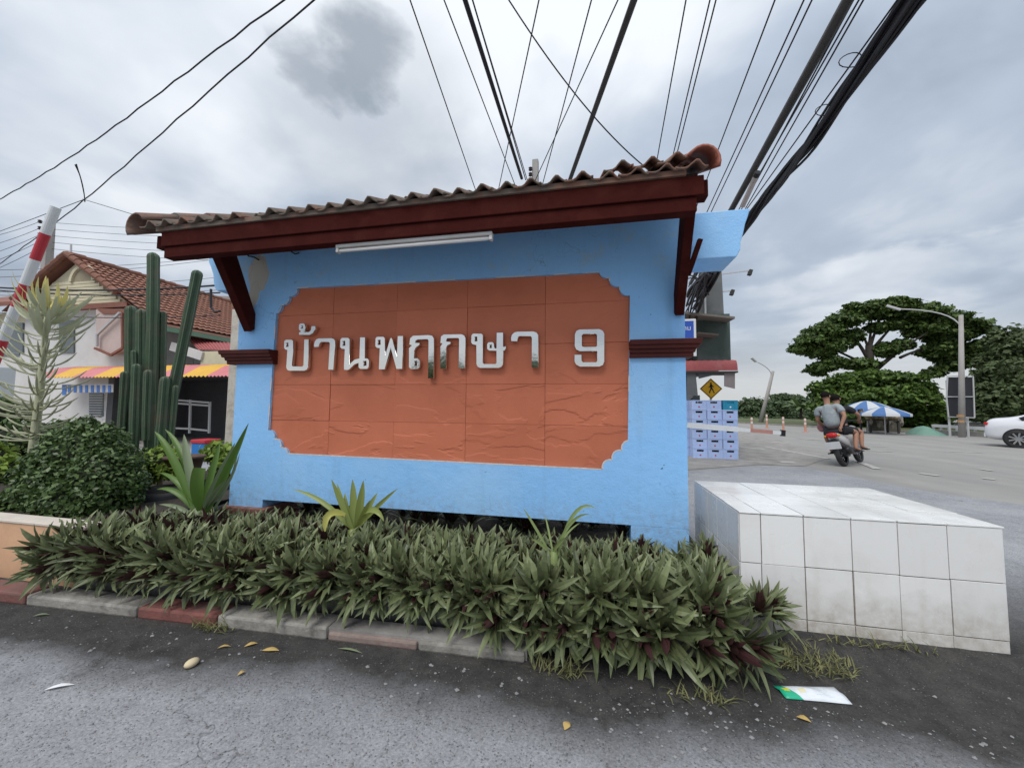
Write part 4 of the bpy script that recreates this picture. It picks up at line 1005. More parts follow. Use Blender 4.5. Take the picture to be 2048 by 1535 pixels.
fallen(700, 1304, .15, .014, -.05, 'long grey fallen leaf blade along the kerb', M_crig)
fallen(82, 1233, .08, .016, .5, 'pale leaf sliver beside the kerb at the left', M_crig)
M_paper = pmat('white_paper', (0.75, 0.75, 0.76), .6, .04)
fallen(119, 1377, .10, .022, .55, 'white paper scrap on the asphalt at the left', M_paper, 'paper')
M_pack = None
def packet_mat():
    m, t, b = newmat('printed_packet_foil'); k = NT(t)
    uv = k.n('ShaderNodeAttribute', attribute_name='pk').outputs['Vector']; sx = k.n('ShaderNodeSeparateXYZ', {0: uv})
    e_ = k.math('ADD', sx.outputs[0], k.math('MULTIPLY', sx.outputs[1], .14))
    nz = k.noise(uv, 9, 4); col = k.mix(k.ramp(nz, .4, .7), (0.76, 0.79, 0.82, 1), (0.68, 0.73, 0.78, 1))
    def rect(x0, x1, y0, y1): 
        a = k.math('MULTIPLY', k.math('GREATER_THAN', sx.outputs[0], x0), k.math('LESS_THAN', sx.outputs[0], x1)); b_ = k.math('MULTIPLY', k.math('GREATER_THAN', sx.outputs[1], y0), k.math('LESS_THAN', sx.outputs[1], y1)); return k.math('MULTIPLY', a, b_)
    col = k.mix(k.math('LESS_THAN', e_, .27), col, (0.02, 0.42, 0.24, 1))
    col = k.mix(rect(.07, .17, .45, .75), col, (0.70, 0.72, 0.02, 1))
    col = k.mix(k.math('MULTIPLY', rect(.30, .40, .35, .6), .6), col, (0.75, 0.66, 0.25, 1))
    scr = k.math('GREATER_THAN', k.noise(k.n('ShaderNodeMapping', {0: uv, 'Rotation': (0, 0, .6), 'Scale': (1, 4, 1)}).outputs[0], 10, 3), .55)
    col = k.mix(k.math('MULTIPLY', k.math('MULTIPLY', rect(.52, .76, .2, .8), scr), .6), col, (0.35, 0.50, 0.55, 1))
    k.l(col, b.inputs['Base Color']); b.inputs['Roughness'].default_value = .35; return m
q = [G(1573, 1400), G(1705, 1412), G(1668, 1377), G(1546, 1374)]
vs = []; uvs = []; fs = []
nx, ny = 14, 6
for j in range(ny + 1):
    for i in range(nx + 1):
        u, v = i / nx, j / ny; p = q[0].lerp(q[1], u).lerp(q[3].lerp(q[2], u), v)
        vs.append((p.x, p.y, .010 + .010 * math.sin(u * 7 + v * 3) ** 2 * (1 - abs(2 * v - 1)) + .012 * math.sin(math.pi * v) * math.sin(math.pi * u))); uvs.append((u, v, 0))
for j in range(ny):
    for i in range(nx): a = j * (nx + 1) + i; fs.append((a, a + 1, a + nx + 2, a + nx + 1))
pk = MB().add(vs, fs).build('packet', packet_mat(), smooth=True, fix=False)
at = pk.data.attributes.new('pk', 'FLOAT_VECTOR', 'POINT'); at.data.foreach_set('vector', [c_ for u in uvs for c_ in u])
sm = pk.modifiers.new('thick', 'SOLIDIFY'); sm.thickness = .003
tag(pk, 'crumpled white and green packet on the ground by the tiled block', 'packet')
# ================================================================ LEFT: HOUSE, BARRIER, POLE
M_white = pmat('house_white_paint', (0.66, 0.64, 0.62), 0.7, 0.06, 0.7, dirt=(0.52, 0.47, 0.42), dirt_scale=0.8, dirt_amt=0.4)
M_cream = pmat('house_cream_paint', (0.66, 0.60, 0.42), 0.7, 0.06, 1.0, dirt=(0.5, 0.45, 0.33), dirt_amt=0.4)
M_pinkw = pmat('house_pinkish_wall', (0.58, 0.46, 0.42), 0.75, 0.08, 0.8)
M_rooft = pmat('house_roof_tile', (0.235, 0.105, 0.07), 0.8, 0.2, 2.0, dirt=(0.16, 0.085, 0.06), dirt_scale=1.2, dirt_amt=0.7, rnd=0.12)
M_redroof = pmat('red_sheet_roof', (0.36, 0.085, 0.085), 0.6, 0.12, 1.5, dirt=(0.42, 0.2, 0.17), dirt_amt=0.4)
M_rust = pmat('rust_brown_trim', (0.24, 0.10, 0.07), 0.7, 0.15, 2)
M_greyd = pmat('dark_roller_shutter', (0.085, 0.085, 0.09), 0.5, 0.15, 1.2)
M_glassd = pmat('dim_window_glass', (0.10, 0.12, 0.13), 0.15, 0.1, 1, spec=0.6)
M_alu = pmat('pale_metal_frame', (0.50, 0.50, 0.50), 0.45, 0.05)
M_pinka = pmat('pink_awning_sheet', (0.62, 0.21, 0.22), 0.55, 0.08, 2)
M_yela = pmat('yellow_awning_sheet', (0.72, 0.42, 0.05), 0.55, 0.08, 2)
M_bluea = pmat('blue_awning_cloth', (0.10, 0.22, 0.55), 0.7, 0.08, 2)
M_greenl = pmat('green_gutter', (0.16, 0.30, 0.20), 0.6, 0.1, 2)

HY = 10.0
ap = P(142, 513, HY); rge = P(251, 598, HY)
slope = (ap.z - rge.z) / (rge.x - ap.x)
# eave line of the long slope: found from where it shows beside the sign wall
d_ = ray(459, 676); c0 = Vector((0, 0, CAM_H))
tt = (ap.z - slope * (0 - ap.x) * 1.0 - c0.z - 0.0) ; 
# plane z = ap.z - slope*(x-ap.x)
tpar = (ap.z + slope * ap.x - c0.z) / (d_.z + slope * d_.x); ev = c0 + d_ * tpar
EX = min(ev.x, rge.x + 3.0)
zE = ap.z - slope * (EX - ap.x); YB = 30.0
house = thing('townhouse', 'two-storey white townhouse with red tiled gable roof and shop front behind the cactus', 'house', (ap.x, HY, 0))
print('house', ap, rge, ev, EX, zE)
LX = 2 * ap.x - rge.x
zw = rge.z
wl = MB(); wl.prism([(LX + .2, 0), (rge.x - .2, 0), (rge.x - .2, zw - .1), (LX + .2, zw - .1)], HY + .25, YB, 'Y'); wl.build('wall', M_white, house)
if EX > rge.x + .3: MB().box(rge.x - .19, EX - .35, HY + 2.6, YB - .5, 0, zE - .05).build('side_wall', M_white, house)
gb = MB().prism([(LX + .1, zw - .098), (rge.x - .1, zw - .098), (ap.x, ap.z - .16)], HY + .18, HY + .6, 'Y').build('gable', M_cream, house)
for i in range(7):     # clapboards of the gable
    z0 = zw - .05 + i * .13; half = (ap.z - .2 - z0 - .13) / slope
    if half < .3: break
    MB().box(ap.x - half, ap.x + half, HY + .12, HY + .179, z0, z0 + .11).build('board', M_cream, gb)
# fan ornament
oc = P(158, 560, HY); mb = MB(); n = 18; ro, ri = .62, .5; vs = []; fs = []
for i in range(n + 1):
    a = math.pi * i / n
    for r_ in (ro, ri):
        for y in (HY + .05, HY + .115): vs.append((oc.x + r_ * math.cos(a), y, oc.z + r_ * math.sin(a)))
for i in range(n):
    a = i * 4; fs += [(a, a + 4, a + 6, a + 2), (a + 1, a + 3, a + 7, a + 5), (a, a + 1, a + 5, a + 4), (a + 2, a + 6, a + 7, a + 3)]
mb.add(vs, fs); mb.build('gable_arch', M_cream, gb)
hd = MB(); hd.add([(oc.x + ri * math.cos(math.pi * i / 14), HY + .116, oc.z + ri * math.sin(math.pi * i / 14)) for i in range(15)], [tuple(range(15))]); hd.build('arch_recess', pmat('arch_tan_panel', (0.34, 0.29, 0.2), .8), gb)  # flat tan panel inside the arch, darker than the cream boards
MB().box(LX - .1, rge.x + .15, HY - .05, HY + .12, zw - .28, zw - .10).build('fascia', M_rust, house)
# roof slopes in real courses of pantiles
roofh = MB().add([(ap.x, HY - .1, ap.z), (EX, HY - .1, zE), (EX, YB, zE), (ap.x, YB, ap.z), (2 * ap.x - rge.x - .4, HY - .1, zw - .2), (2 * ap.x - rge.x - .4, YB, zw - .2)], [(0, 1, 2, 3), (0, 3, 5, 4)]).build('roof', M_rooft, house)
ang = math.atan(slope); LS = (EX - ap.x) / math.cos(ang); ncrs = int(LS / .30)
corr = MB(); ny_ = int((YB - HY) / .11)
for ci in range(ncrs):
    s0 = ci * .30; s1 = s0 + .33
    vs = []; fs = []
    for j in range(ny_ + 1):
        y = HY - .12 + j * .11; w = .022 * math.cos(j * math.pi)
        for s, off in ((s0, .03), (s1, .075)):
            vs.append((ap.x + s * math.cos(ang) + (off + w) * math.sin(ang), y, ap.z - s * math.sin(ang) + (off + w) * math.cos(ang)))
    for j in range(ny_): a = 2 * j; fs.append((a, a + 1, a + 3, a + 2))
    corr.add(vs, fs)
cc = corr.build('tile_courses', M_rooft, roofh, fix=False); stuff(cc)
vm_ = None
for i in range(int(((rge.x - ap.x) / math.cos(ang)) / .33)):
    s = i * .33
    for sg in (1, -1):
        a = Vector((ap.x + sg * s * math.cos(ang), HY - .12, ap.z - s * math.sin(ang) + .06)); b = Vector((ap.x + sg * (s + .36) * math.cos(ang), HY - .12, ap.z - (s + .36) * math.sin(ang) + .09))
        MB().tube([a, b], [.11, .12], 8).build('verge_tile', M_rooft, roofh)
for i in range(40): MB().tube([(ap.x, HY - .1 + i * .45, ap.z + .05), (ap.x, HY + .38 + i * .45, ap.z + .08)], [.11, .12], 8).build('ridge_tile', M_rooft, roofh)
MB().tube([P(142, 515, HY), P(142, 488, HY)], .03, 6).build('finial', M_alu, house)
MB().box(EX - .05, EX + .10, HY, YB, zE - .20, zE - .03).build('gutter', M_greenl, house)
# upper bay: recessed balcony with slanted brace
def quadY(name, pts, Y, mat, parent, th=.06):
    q = [P(x, y, Y) for x, y in pts]; mb = MB(); mb.prism([(v.x, v.z) for v in q], Y, Y + th, 'Y'); return mb.build(name, mat, parent)
w1 = quadY('balcony', [(192, 618), (248, 622), (247, 700), (222, 708), (193, 695)], HY - .02, M_pinkw, house, .2)
quadY('recess_top', [(192, 616), (248, 618), (248, 628), (205, 627)], HY - .06, M_rust, w1, .05)
for a, b in (((195, 668), (240, 625)), ((194, 668), (194, 692)), ((190, 696), (222, 710)), ((222, 710), (247, 695)), ((245, 626), (246, 695))):
    MB().bar(P(*a, HY - .12), P(*b, HY - .12), .07, .07).build('brace', M_alu if a[1] < 690 and a[0] < 240 else M_rust, w1)
wn = quadY('window', [(20, 645), (45, 645), (45, 705), (20, 705)], HY + .2, M_glassd, house, .06)
wn2 = quadY('window', [(118, 640), (147, 640), (147, 705), (118, 705)], HY + .2, M_glassd, house, .06)
# lower red sheet roof to the right of the house front
q = [P(345, 690, 11.5), P(412, 722, 9.5)]
ra = P(352, 655, 13.5); rb = P(475, 683, 13.5); rc = P(475, 702, 10.6); rd_ = P(398, 700, 10.6)
rr = MB(); nn = 26
for i in range(nn):
    u0, u1 = i / nn, (i + 1) / nn; off = .03 if i % 2 else 0
    a = ra.lerp(rb, u0); b = ra.lerp(rb, u1); c = rd_.lerp(rc, u1); d = rd_.lerp(rc, u0)
    rr.add([a + Vector((0, 0, off)), b + Vector((0, 0, off)), c + Vector((0, 0, off)), d + Vector((0, 0, off)), b + Vector((0, 0, .03 - off)), c + Vector((0, 0, .03 - off))], [(0, 1, 2, 3), (1, 4, 5, 2)])
lr = rr.build('porch_roof', M_redroof, house, fix=False)
MB().bar(P(343, 692, 10.55), P(405, 712, 10.55), .08, .30).build('barge_board', M_white, lr)
MB().bar(P(238, 726, 10.4), P(256, 708, 10.4), .08, .14).build('barge_board', M_rust, lr)
MB().box(P(403, 715, 10.6).x, P(480, 715, 10.6).x, 10.58, 10.66, P(440, 732, 10.6).z, P(440, 702, 10.6).z).build('porch_fascia', M_cream, lr)
# striped corrugated awning
aw0, aw1 = 150, 478; edges = [150, 182, 222, 262, 302, 342, 384, 430, 478, 520]
awn = MB().box(P(150, 740, 9.9).x, P(520, 740, 9.9).x, 9.86, 9.93, P(300, 745, 9.9).z, P(300, 736, 9.9).z).build('awning', M_rust, house)
for i in range(len(edges) - 1):
    xa, xb = P(edges[i], 733, 9.9).x, P(edges[i + 1], 733, 9.9).x; zt_, zb_ = P(300, 732, 9.9).z, P(300, 753, 9.0).z
    mb = MB(); n = 12; sh = -.35 * (zt_ - zb_)
    vs = []; fs = []
    for j in range(n + 1):
        x = xa + (xb - xa) * j / n; w = .025 * (1 if j % 2 else -1)
        vs += [(x, 9.9, zt_ + w), (x - .10, 9.45, (zt_ * .62 + zb_ * .38) + w + .06), (x - .18, 9.0, zb_ + w)]
    for j in range(n):
        a = 3 * j; fs += [(a, a + 1, a + 4, a + 3), (a + 1, a + 2, a + 5, a + 4)]
    mb.add(vs, fs); mb.build('awning_panel', M_pinka if i % 2 == 0 else M_yela, awn, fix=False)
# ground floor: white wall, louvre window, blue-white valance, shop opening with rack
gw = MB().box(P(120, 800, 9.95).x, P(214, 800, 9.95).x, 9.95, 10.2, 0, P(170, 752, 9.95).z).build('shop_wall', M_white, house)
lv = quadY('louvre_window', [(178, 786), (206, 786), (206, 832), (178, 832)], 9.93, M_glassd, house, .02)
for i in range(9):
    z = P(190, 790 + i * 5, 9.9).z; MB().box(P(179, 800, 9.9).x, P(205, 800, 9.9).x, 9.88, 9.93, z - .015, z + .012).build('slat', M_alu, lv)
x0_, x1_ = P(338, 800, 9.95).x, P(457, 800, 9.95).x; zt_ = P(400, 752, 9.95).z
MB().box(P(214, 800, 12.4).x, x1_, 12.4, 12.5, 0, zt_).build('roller_shutter', M_greyd, house)
MB().box(P(214, 800, 9.95).x, P(226, 800, 9.95).x, 9.95, 12.4, 0, zt_).build('side_return', M_greyd, house)
MB().box(P(214, 800, 9.95).x, x1_ + .3, 9.96, 12.4, zt_, zt_ + .15).build('shop_ceiling', M_greyd, house)
MB().box(x1_, P(474, 800, 9.95).x, 9.9, 10.3, 0, zt_).build('pillar', M_white, house)
for a, b in (((345, 799), (421, 805)), ((381, 799), (379, 866)), ((420, 803), (418, 866)), ((335, 855), (380, 857)), ((380, 857), (420, 861)), ((352, 806), (420, 811))):
    MB().bar(P(*a, 10.6), P(*b, 10.6), .05, .06).build('shop_frame', M_alu, house)
val = quadY('valance', [(124, 768), (226, 768), (226, 784), (124, 784)], 9.3, M_white, house, .02)
for i in range(9):
    a = 124 + i * 11.5; quadY('valance_stripe', [(a, 770), (a + (8 if i == 0 else 5), 770), (a + (8 if i == 0 else 5), 790 if i == 0 else 785), (a, 790 if i == 0 else 785)], 9.285, M_bluea, val, .012)
# red and blue drink coolers seen through the strap leaves
M_rb = pmat('red_plastic', (0.50, 0.03, 0.045), .4, .05); M_bb = pmat('blue_plastic', (0.02, 0.17, 0.48), .4, .05)
for i, (px, py, w, h, lab) in enumerate([(396, 894, 34, 30, 'blue cooler box with red lid behind the strap leaves, left one'), (424, 905, 26, 22, 'smaller blue cooler box with dark red lid near the pillar')]):
    c = P(px, py, 7.0); k = depth(c) / FPX; t = thing('cooler_box', lab, 'cooler', (c.x, 7.0, 0), 'cooler boxes on a stand')
    hw = w * k / 2; hh = h * k
    MB().box(c.x - hw, c.x + hw, 7.0, 7.35, c.z - hh * .6, c.z + hh * .25).build('box', M_bb, t, bevel=.02); MB().box(c.x - hw * 1.06, c.x + hw * 1.06, 6.98, 7.37, c.z + hh * .25, c.z + hh * .5).build('lid', M_rb, t, bevel=.02)
    MB().box(c.x - hw * .9, c.x + hw * .9, 7.05, 7.3, 0, c.z - hh * .6).build('stand', M_greyd, t)
# neighbour at the far left edge
nb = thing('neighbour_house', 'cream house with rusty eaves cut by the left edge of the picture', 'house', (P(0, 800, 12).x - 2, 12, 0))
xr = P(46, 800, 12).x
MB().box(xr - 7, xr, 12, 18, 0, P(20, 650, 12).z).build('wall', M_white, nb); MB().box(xr - 7, xr + .02, 11.98, 18, P(20, 650, 12).z, P(20, 626, 12).z).build('upper_wall', M_cream, nb)
MB().add([(xr + .3, 11.3, P(20, 622, 12).z), (xr - 7.5, 11.3, P(20, 622, 12).z), (xr - 7.5, 15, P(20, 560, 13).z), (xr + .3, 15, P(20, 560, 13).z), (xr + .3, 11.3, P(20, 614, 12).z), (xr - 7.5, 11.3, P(20, 614, 12).z)], [(0, 1, 5, 4), (5, 2, 3, 4)]).build('roof', M_rust, nb)
quadY('window', [(-10, 655), (38, 655), (38, 712), (-10, 712)], 11.96, M_glassd, nb, .05)
# house beyond, between cactus and pillar
fh = thing('far_house', 'small grey-roofed house glimpsed between the leaning cactus stem and the pillar', 'house', (P(450, 640, 24).x, 24, 0))
a = P(425, 640, 24); b = P(500, 640, 24)
MB().box(a.x, b.x, 24, 30, 0, P(450, 618, 24).z).build('wall', pmat('orange_brick_house', (.36, .17, .10), .8), fh)
MB().prism([(a.x - .5, P(450, 622, 24).z), (b.x + .5, P(450, 622, 24).z), (b.x, P(450, 600, 24).z), (P(447, 600, 24).x, P(450, 596, 24).z)], 23.4, 30, 'Y').build('roof', pmat('grey_roof_sheet', (.30, .28, .27), .7), fh)
# rough cream gate post just behind the pillar
gp0 = P(459, 700, 5.2); gp1 = P(484, 700, 5.2)
tag(MB().box(gp0.x, gp1.x, 5.2, 5.5, 0, P(470, 618, 5.2).z).build('gate_post', pmat('flaking_cream_post', (0.56, 0.52, 0.45), .85, .12, 6, .004, 30, dirt=(.33, .28, .23), dirt_scale=7, dirt_amt=.7), bevel=.015), 'flaking cream gate post close behind the left pillar', 'post')

# raised barrier boom
M_bw = pmat('barrier_white', (0.68, 0.70, 0.70), .4, .05); M_br = pmat('barrier_red', (0.48, 0.035, 0.05), .4, .06)
Yb = 4.2; A = P(112, 414, Yb); Bt = P(-20, 745, Yb); boom = thing('barrier_boom', 'raised red and white striped barrier boom at the left edge', 'barrier', (Bt.x, Yb, 0))
wb = 34 * depth(A.lerp(Bt, .4)) / FPX / 2; tot = (Bt - A).length
cuts = [0, .16, .315, .465, .60, .80, .955, 1.0]
for i in range(7): MB().tube([A.lerp(Bt, cuts[i]), A.lerp(Bt, cuts[i + 1])], wb * .46, 16).build('boom_section', M_bw if i % 2 == 0 else M_br, boom, smooth=False)
MB().box(Bt.x - .22, Bt.x + .22, Yb - .18, Yb + .18, 0, Bt.z + .1).build('cabinet', M_bw, boom, bevel=.02)

# ================================================================ POLES AND WIRES
M_pole = pmat('concrete_pole', (0.36, 0.345, 0.325), .8, .1, 1.5)
M_ins = pmat('insulator_brown', (0.05, 0.035, 0.035), .4, .1)
M_wire = pmat('black_cable_sheath', (0.020, 0.019, 0.024), .55, .15, 3)
M_wire2 = pmat('weathered_cable', (0.055, 0.05, 0.048), .6, .2, 3)
def pole(name, base, top, w0, w1, label):
    t = thing(name, label, 'utility pole', (base.x, base.y, 0))
    mb = MB(); b0, b1 = Vector((base.x, base.y, 0)), Vector(top)
    mb.hexa([b0 + Vector((sx * w0, sy * w0, 0)) for sx, sy in ((-1, -1), (1, -1), (1, 1), (-1, 1))] + [b1 + Vector((sx * w1, sy * w1, 0)) for sx, sy in ((-1, -1), (1, -1), (1, 1), (-1, 1))])
    mb.build('shaft', M_pole, t, bevel=.02); return t
pt = P(101, 434, 16); lp = pole('utility_pole', Vector((pt.x + .25, 16, 0)), Vector((pt.x, 16, pt.z)), .24, .17, 'concrete utility pole standing behind the striped boom')
for i in range(5):
    c = P(80, 443 + i * 13, 15.8); MB().lathe([(.05, -.1), (.11, -.06), (.06, 0), (.11, .05), (.05, .1)], c, 8).build('insulator', M_ins, lp)
pt2 = P(1071, 321, 10.2); rp2 = pole('utility_pole', Vector((pt2.x, 10.2, 0)), Vector((pt2.x, 10.2, pt2.z)), .13, .085, 'concrete utility pole top showing above the canopy tiles')
for i in range(4):
    c = P(1061, 338 + i * 11, 10.1); MB().lathe([(.03, -.05), (.06, -.03), (.035, 0), (.06, .03), (.03, .05)], c, 8).build('insulator', M_ins, rp2)
    MB().bar(c, P(1075, 338 + i * 11, 10.2), .03, .03).build('insulator_arm', M_alu, rp2)
def wire(A, B, rpx, label, sag=0.0, group=None, mat=None, wob=0.0, name='overhead_wire', n=18):
    A, B = Vector(A), Vector(B); pts = []
    for i in range(n + 1):
        u = i / n; p = A.lerp(B, u); p.z -= sag * 4 * u * (1 - u)
        if wob: p += Vector((random.uniform(-wob, wob), random.uniform(-wob, wob), random.uniform(-wob, wob)))
        pts.append(p)
    r = rpx
    return tag(MB().tube(pts, r, 6).build(name, mat or M_wire, smooth=True), label, 'cable', group)
def ext(a, b, za, zb, over=1.25):
    """a wire through two picture points lying at heights za and zb, carried on past the upper one"""
    A = G(*a, za); B = G(*b, zb); return B + (A - B) * over, B
WG = 'thin overhead wires above the canopy'
WL = 'thin overhead wire crossing the bright sky above the canopy'
thin = [((820, 0), (947, 368), 6.8, 6.8), ((888, 0), (1030, 370), 7.0, 7.0), ((945, 0), (1053, 355), 7.0, 7.0), ((1078, 0), (1000, 365), 6.6, 6.6), ((1183, 0), (1090, 350), 6.6, 6.6), ((1236, 0), (1080, 340), 7.0, 7.0), ((1372, 0), (1313, 325), 6.4, 6.4), ((1420, 0), (1345, 315), 6.4, 6.4), ((1432, 0), (1352, 315), 6.3, 6.3), ((1550, 0), (1436, 300), 6.2, 6.2), ((1608, 0), (1418, 415), 6.0, 6.0), ((1624, 0), (1428, 412), 6.0, 6.0), ((1707, 0), (1490, 405), 5.7, 5.7), ((1718, 0), (1480, 415), 5.8, 5.8), ((1727, 0), (1495, 410), 5.7, 5.7), ((1795, 0), (1503, 405), 5.6, 5.6), ((1850, 0), (1500, 450), 5.2, 5.2)]
for a, b, za, zb in thin:
    A, B = ext(a, b, za, zb); B2 = B + (B - A) * .9
    wire(A, B2, .010, WL, 0, WG)
A, B = ext((930, 0), (1042, 352), 6.9, 6.9); wire(A, B + (B - A) * .02, .036, 'thick dark cable running to the pole above the canopy, left of two', 0, name='thick_cable')
A, B = ext((945, 0), (1050, 355), 6.9, 6.9); wire(A, B + (B - A) * .02, .012, 'thin wire hugging the left thick cable', 0)
A, B = ext((1268, 0), (1145, 345), 6.4, 6.4); wire(A, B + (B - A) * .6, .045, 'thick black cable over the middle of the canopy', 0, name='thick_cable', mat=M_wire2)
A, B = ext((1696, 0), (1468, 410), 5.7, 5.7); wire(A, B + (B - A) * 1.0, .060, 'thick brown-black cable left of the big bundle', 0, name='thick_cable', mat=M_wire2)
# crossing wire
wire(G(980, -60, 7.4), P(1285, 330, 6.5), .010, 'sagging wire slanting across the others above the canopy', .25)
wire(P(1040, 372, 12), P(840, 392, 22), .010, 'faint wire leaving the pole top to the left', .1)
# big bundle: several strands lashed together (nobody could count them)
A, B = ext((1832, 0), (1515, 420), 5.3, 5.3); B = B + (B - A) * 1.1; mb = MB(); rg2 = random.Random(21)
for sidx in range(14):
    pts = []; ph = rg2.uniform(0, 6.28); ph2 = rg2.uniform(0, 6.28); ro_ = rg2.uniform(.02, .085)
    for i in range(46):
        u = i / 45; p = A.lerp(B, u); tw = u * 9 + ph
        p += Vector((math.cos(tw), 0, math.sin(tw))) * ro_ * (1 + .3 * math.sin(u * 23 + ph2)); p.z += .03 * math.sin(u * 17); pts.append(p)
    mb.tube(pts, rg2.uniform(.014, .030), 5)
stuff(tag(mb.build('cable_bundle', M_wire), 'fat black bundle of cables running to the top right', 'cable bundle'))
def curl(px, py, z, r, label):
    c = G(px, py, z); pts = [c + Vector((r * math.cos(a) * (1 + .2 * a), 0, r * math.sin(a))) for a in np.linspace(0, 5.2, 14)]
    tag(MB().tube(pts, .006, 5).build('wire_loop', M_wire), label, 'wire')
curl(1706, 120, 5.45, .09, 'loose wire loop beside the upper part of the cable bundle'); curl(1652, 220, 5.4, .08, 'second loose wire loop lower on the cable bundle')
# tube lamp lashed among the wires over the right stub
c1 = P(1512, 353, 5.2); c2 = P(1485, 412, 5.6); tl = thing('lamp_tube', 'pale tube lamp with dark tip among the wires over the right beam end', 'lamp', c2)
MB().tube([c2, c1], .035, 8).build('tube', pmat('pinkish_tube', (.5, .42, .38), .5), tl); MB().tube([c1, c1 + (c1 - c2).normalized() * .06], .038, 8).build('tip', M_black, tl)
# dark tangle of cables behind the right pillar
mb = MB()
for i in range(24):
    a = P(rg2.uniform(1410, 1440), rg2.uniform(535, 550), 8.5); b = P(rg2.uniform(1372, 1395), rg2.uniform(590, 640), 12); m_ = a.lerp(b, .5) + Vector((rg2.uniform(-.25, .2), 0, rg2.uniform(-.25, .2)))
    mb.tube(bez(a, m_, b, 8), rg2.uniform(.012, .035), 5)
for i in range(8):
    a = P(rg2.uniform(1372, 1420), rg2.uniform(540, 575), 9.5); b = P(rg2.uniform(1372, 1420), rg2.uniform(550, 590), 9.5); mb.tube(bez(a, a.lerp(b, .5) + Vector((rg2.uniform(-.2, .2), 0, .2)), b, 8), .014, 5)
stuff(tag(mb.build('cable_tangle', M_wire), 'dark tangle of cables hanging behind the right pillar', 'cable bundle'))
# two twisted service drops on the left with their tie
def drop(pa, pb, z0, Yend, label, n=44, r=.008):
    A = G(*pa, z0); A = A; B = P(*pb, Yend); d = A - B; A2 = B + d * 1.12; B2 = B - d * .5
    mb = MB(); pts = []
    for i in range(n + 1):
        u = i / n; p = A2.lerp(B2, u); p.z += -.0 - .18 * math.sin(math.pi * min(1, u * 1.15)) ** 2; p += Vector((0, .006 * math.sin(i * 2.4), .007 * math.cos(i * 2.4))); pts.append(p)
    return tag(mb.tube(pts, r, 6).build('service_wire', M_wire, smooth=True), label, 'cable')
drop((565, 0), (0, 392), 5.6, 5.0, 'upper of two twisted wires slanting across the sky at left')
drop((625, 0), (0, 522), 5.4, 6.0, 'lower of two twisted wires slanting across the sky at left')
a = P(152, 328, 5.3); b = P(170, 403, 5.9)
tie = MB()
for i in range(5):
    off = Vector((random.uniform(-.05, .05), 0, random.uniform(-.02, .02))); tie.tube(bez(a + off, a.lerp(b, .5) + Vector((random.uniform(-.02, .12), 0, random.uniform(-.05, .05))), b + off * .4, 8), .007, 5)
stuff(tag(tie.build('wire_tie', M_wire), 'knotted hanging wire tie joining the two twisted wires', 'wire'))
wire(P(165, 398, 5.9), P(290, 436, 6.2), .006, 'thin wire from the tie to the left end of the canopy')
wire(P(165, 400, 5.9), P(-20, 470, 7.5), .007, 'thin wire from the tie running off to the left')
WG2 = 'power lines on the left pole'; WL2 = 'thin power line strung from the utility pole at left'
for i in range(5):
    y0 = 443 + i * 13
    wire(P(80, y0, 15.8), P(-60, y0 + 40 + i * 6, 12), .012, WL2, .1, WG2)
    wire(P(80, y0, 15.8), P(560, y0 + 14 + i * 3, 22), .012, WL2, .25, WG2)
for ya, yb in ((540, 505), (525, 503), (560, 545), (568, 560), (575, 572)):
    wire(P(-20, ya + 15, 13), P(520, yb, 20), .012, WL2, .25, WG2)
for ya, yb, r_ in ((573, 570, .03), (578, 585, .022), (622, 630, .014)):
    wire(P(-30, ya, 9.2), P(440, yb, 9.4), r_, 'dark service cable crossing the house front at left', .15, 'service cables on the house')
br = P(425, 585, 9.2); mb = MB(); mb.tube([P(405, 575, 9.2), P(440, 578, 9.2)], .03, 6)
tag(MB().tube([P(422, 578, 9.2), P(422, 615, 9.2), P(430, 624, 9.2), P(440, 622, 9.2)], .035, 6).build('cable_hook', M_wire), 'black cable bracket hanging beside the leaning cactus stem', 'bracket')
# ================================================================ RIGHT: SHOPHOUSE, CRATES, SIGNS
M_gsheet = pmat('green_grey_sheet', (0.07, 0.10, 0.085), .7, .15, 1.2, dirt=(.16, .18, .175), dirt_scale=.9, dirt_amt=.6)
M_dsheet = pmat('dark_grey_hoarding', (0.13, 0.135, 0.135), .7, .12, .8, dirt=(.2, .21, .2), dirt_amt=.5)
M_rsheet = pmat('grey_brown_roof_sheet', (0.20, 0.18, 0.155), .7, .15, 1)
M_dark = pmat('dark_timber', (0.045, 0.042, 0.04), .8, .2, 2)  # near-black brown for posts, frames, recess panel and stall table
M_faded = pmat('faded_banner_back', (0.26, 0.22, 0.215), .7, .12, 2)
Yh = 12.6
sh = thing('shophouse', 'narrow dark green and grey shophouse with red awning behind the right pillar', 'building', (P(1410, 800, Yh).x, Yh, 0))
xl = P(1300, 800, Yh).x; xr_ = P(1461, 690, Yh).x
MB().box(P(1396, 690, Yh).x, xr_, Yh, Yh + .12, P(1430, 722, Yh).z, P(1430, 628, Yh).z).build('wall', M_gsheet, sh)
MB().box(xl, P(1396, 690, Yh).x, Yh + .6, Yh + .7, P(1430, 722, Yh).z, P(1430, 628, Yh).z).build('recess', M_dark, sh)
MB().box(xl, xr_ - .02, Yh + .75, Yh + 5, P(1430, 735, Yh).z, P(1430, 628, Yh).z).build('rear', M_dsheet, sh)
rz = P(1430, 630, Yh).z
MB().hexa([P(1340, 624, Yh - 1.2), P(1470, 637, Yh - 1.2), P(1445, 650, Yh + .8), P(1340, 650, Yh + .8)] + [v + Vector((0, 0, .06)) for v in (P(1340, 624, Yh - 1.2), P(1470, 637, Yh - 1.2), P(1445, 650, Yh + .8), P(1340, 650, Yh + .8))]).build('roof', M_rsheet, sh)
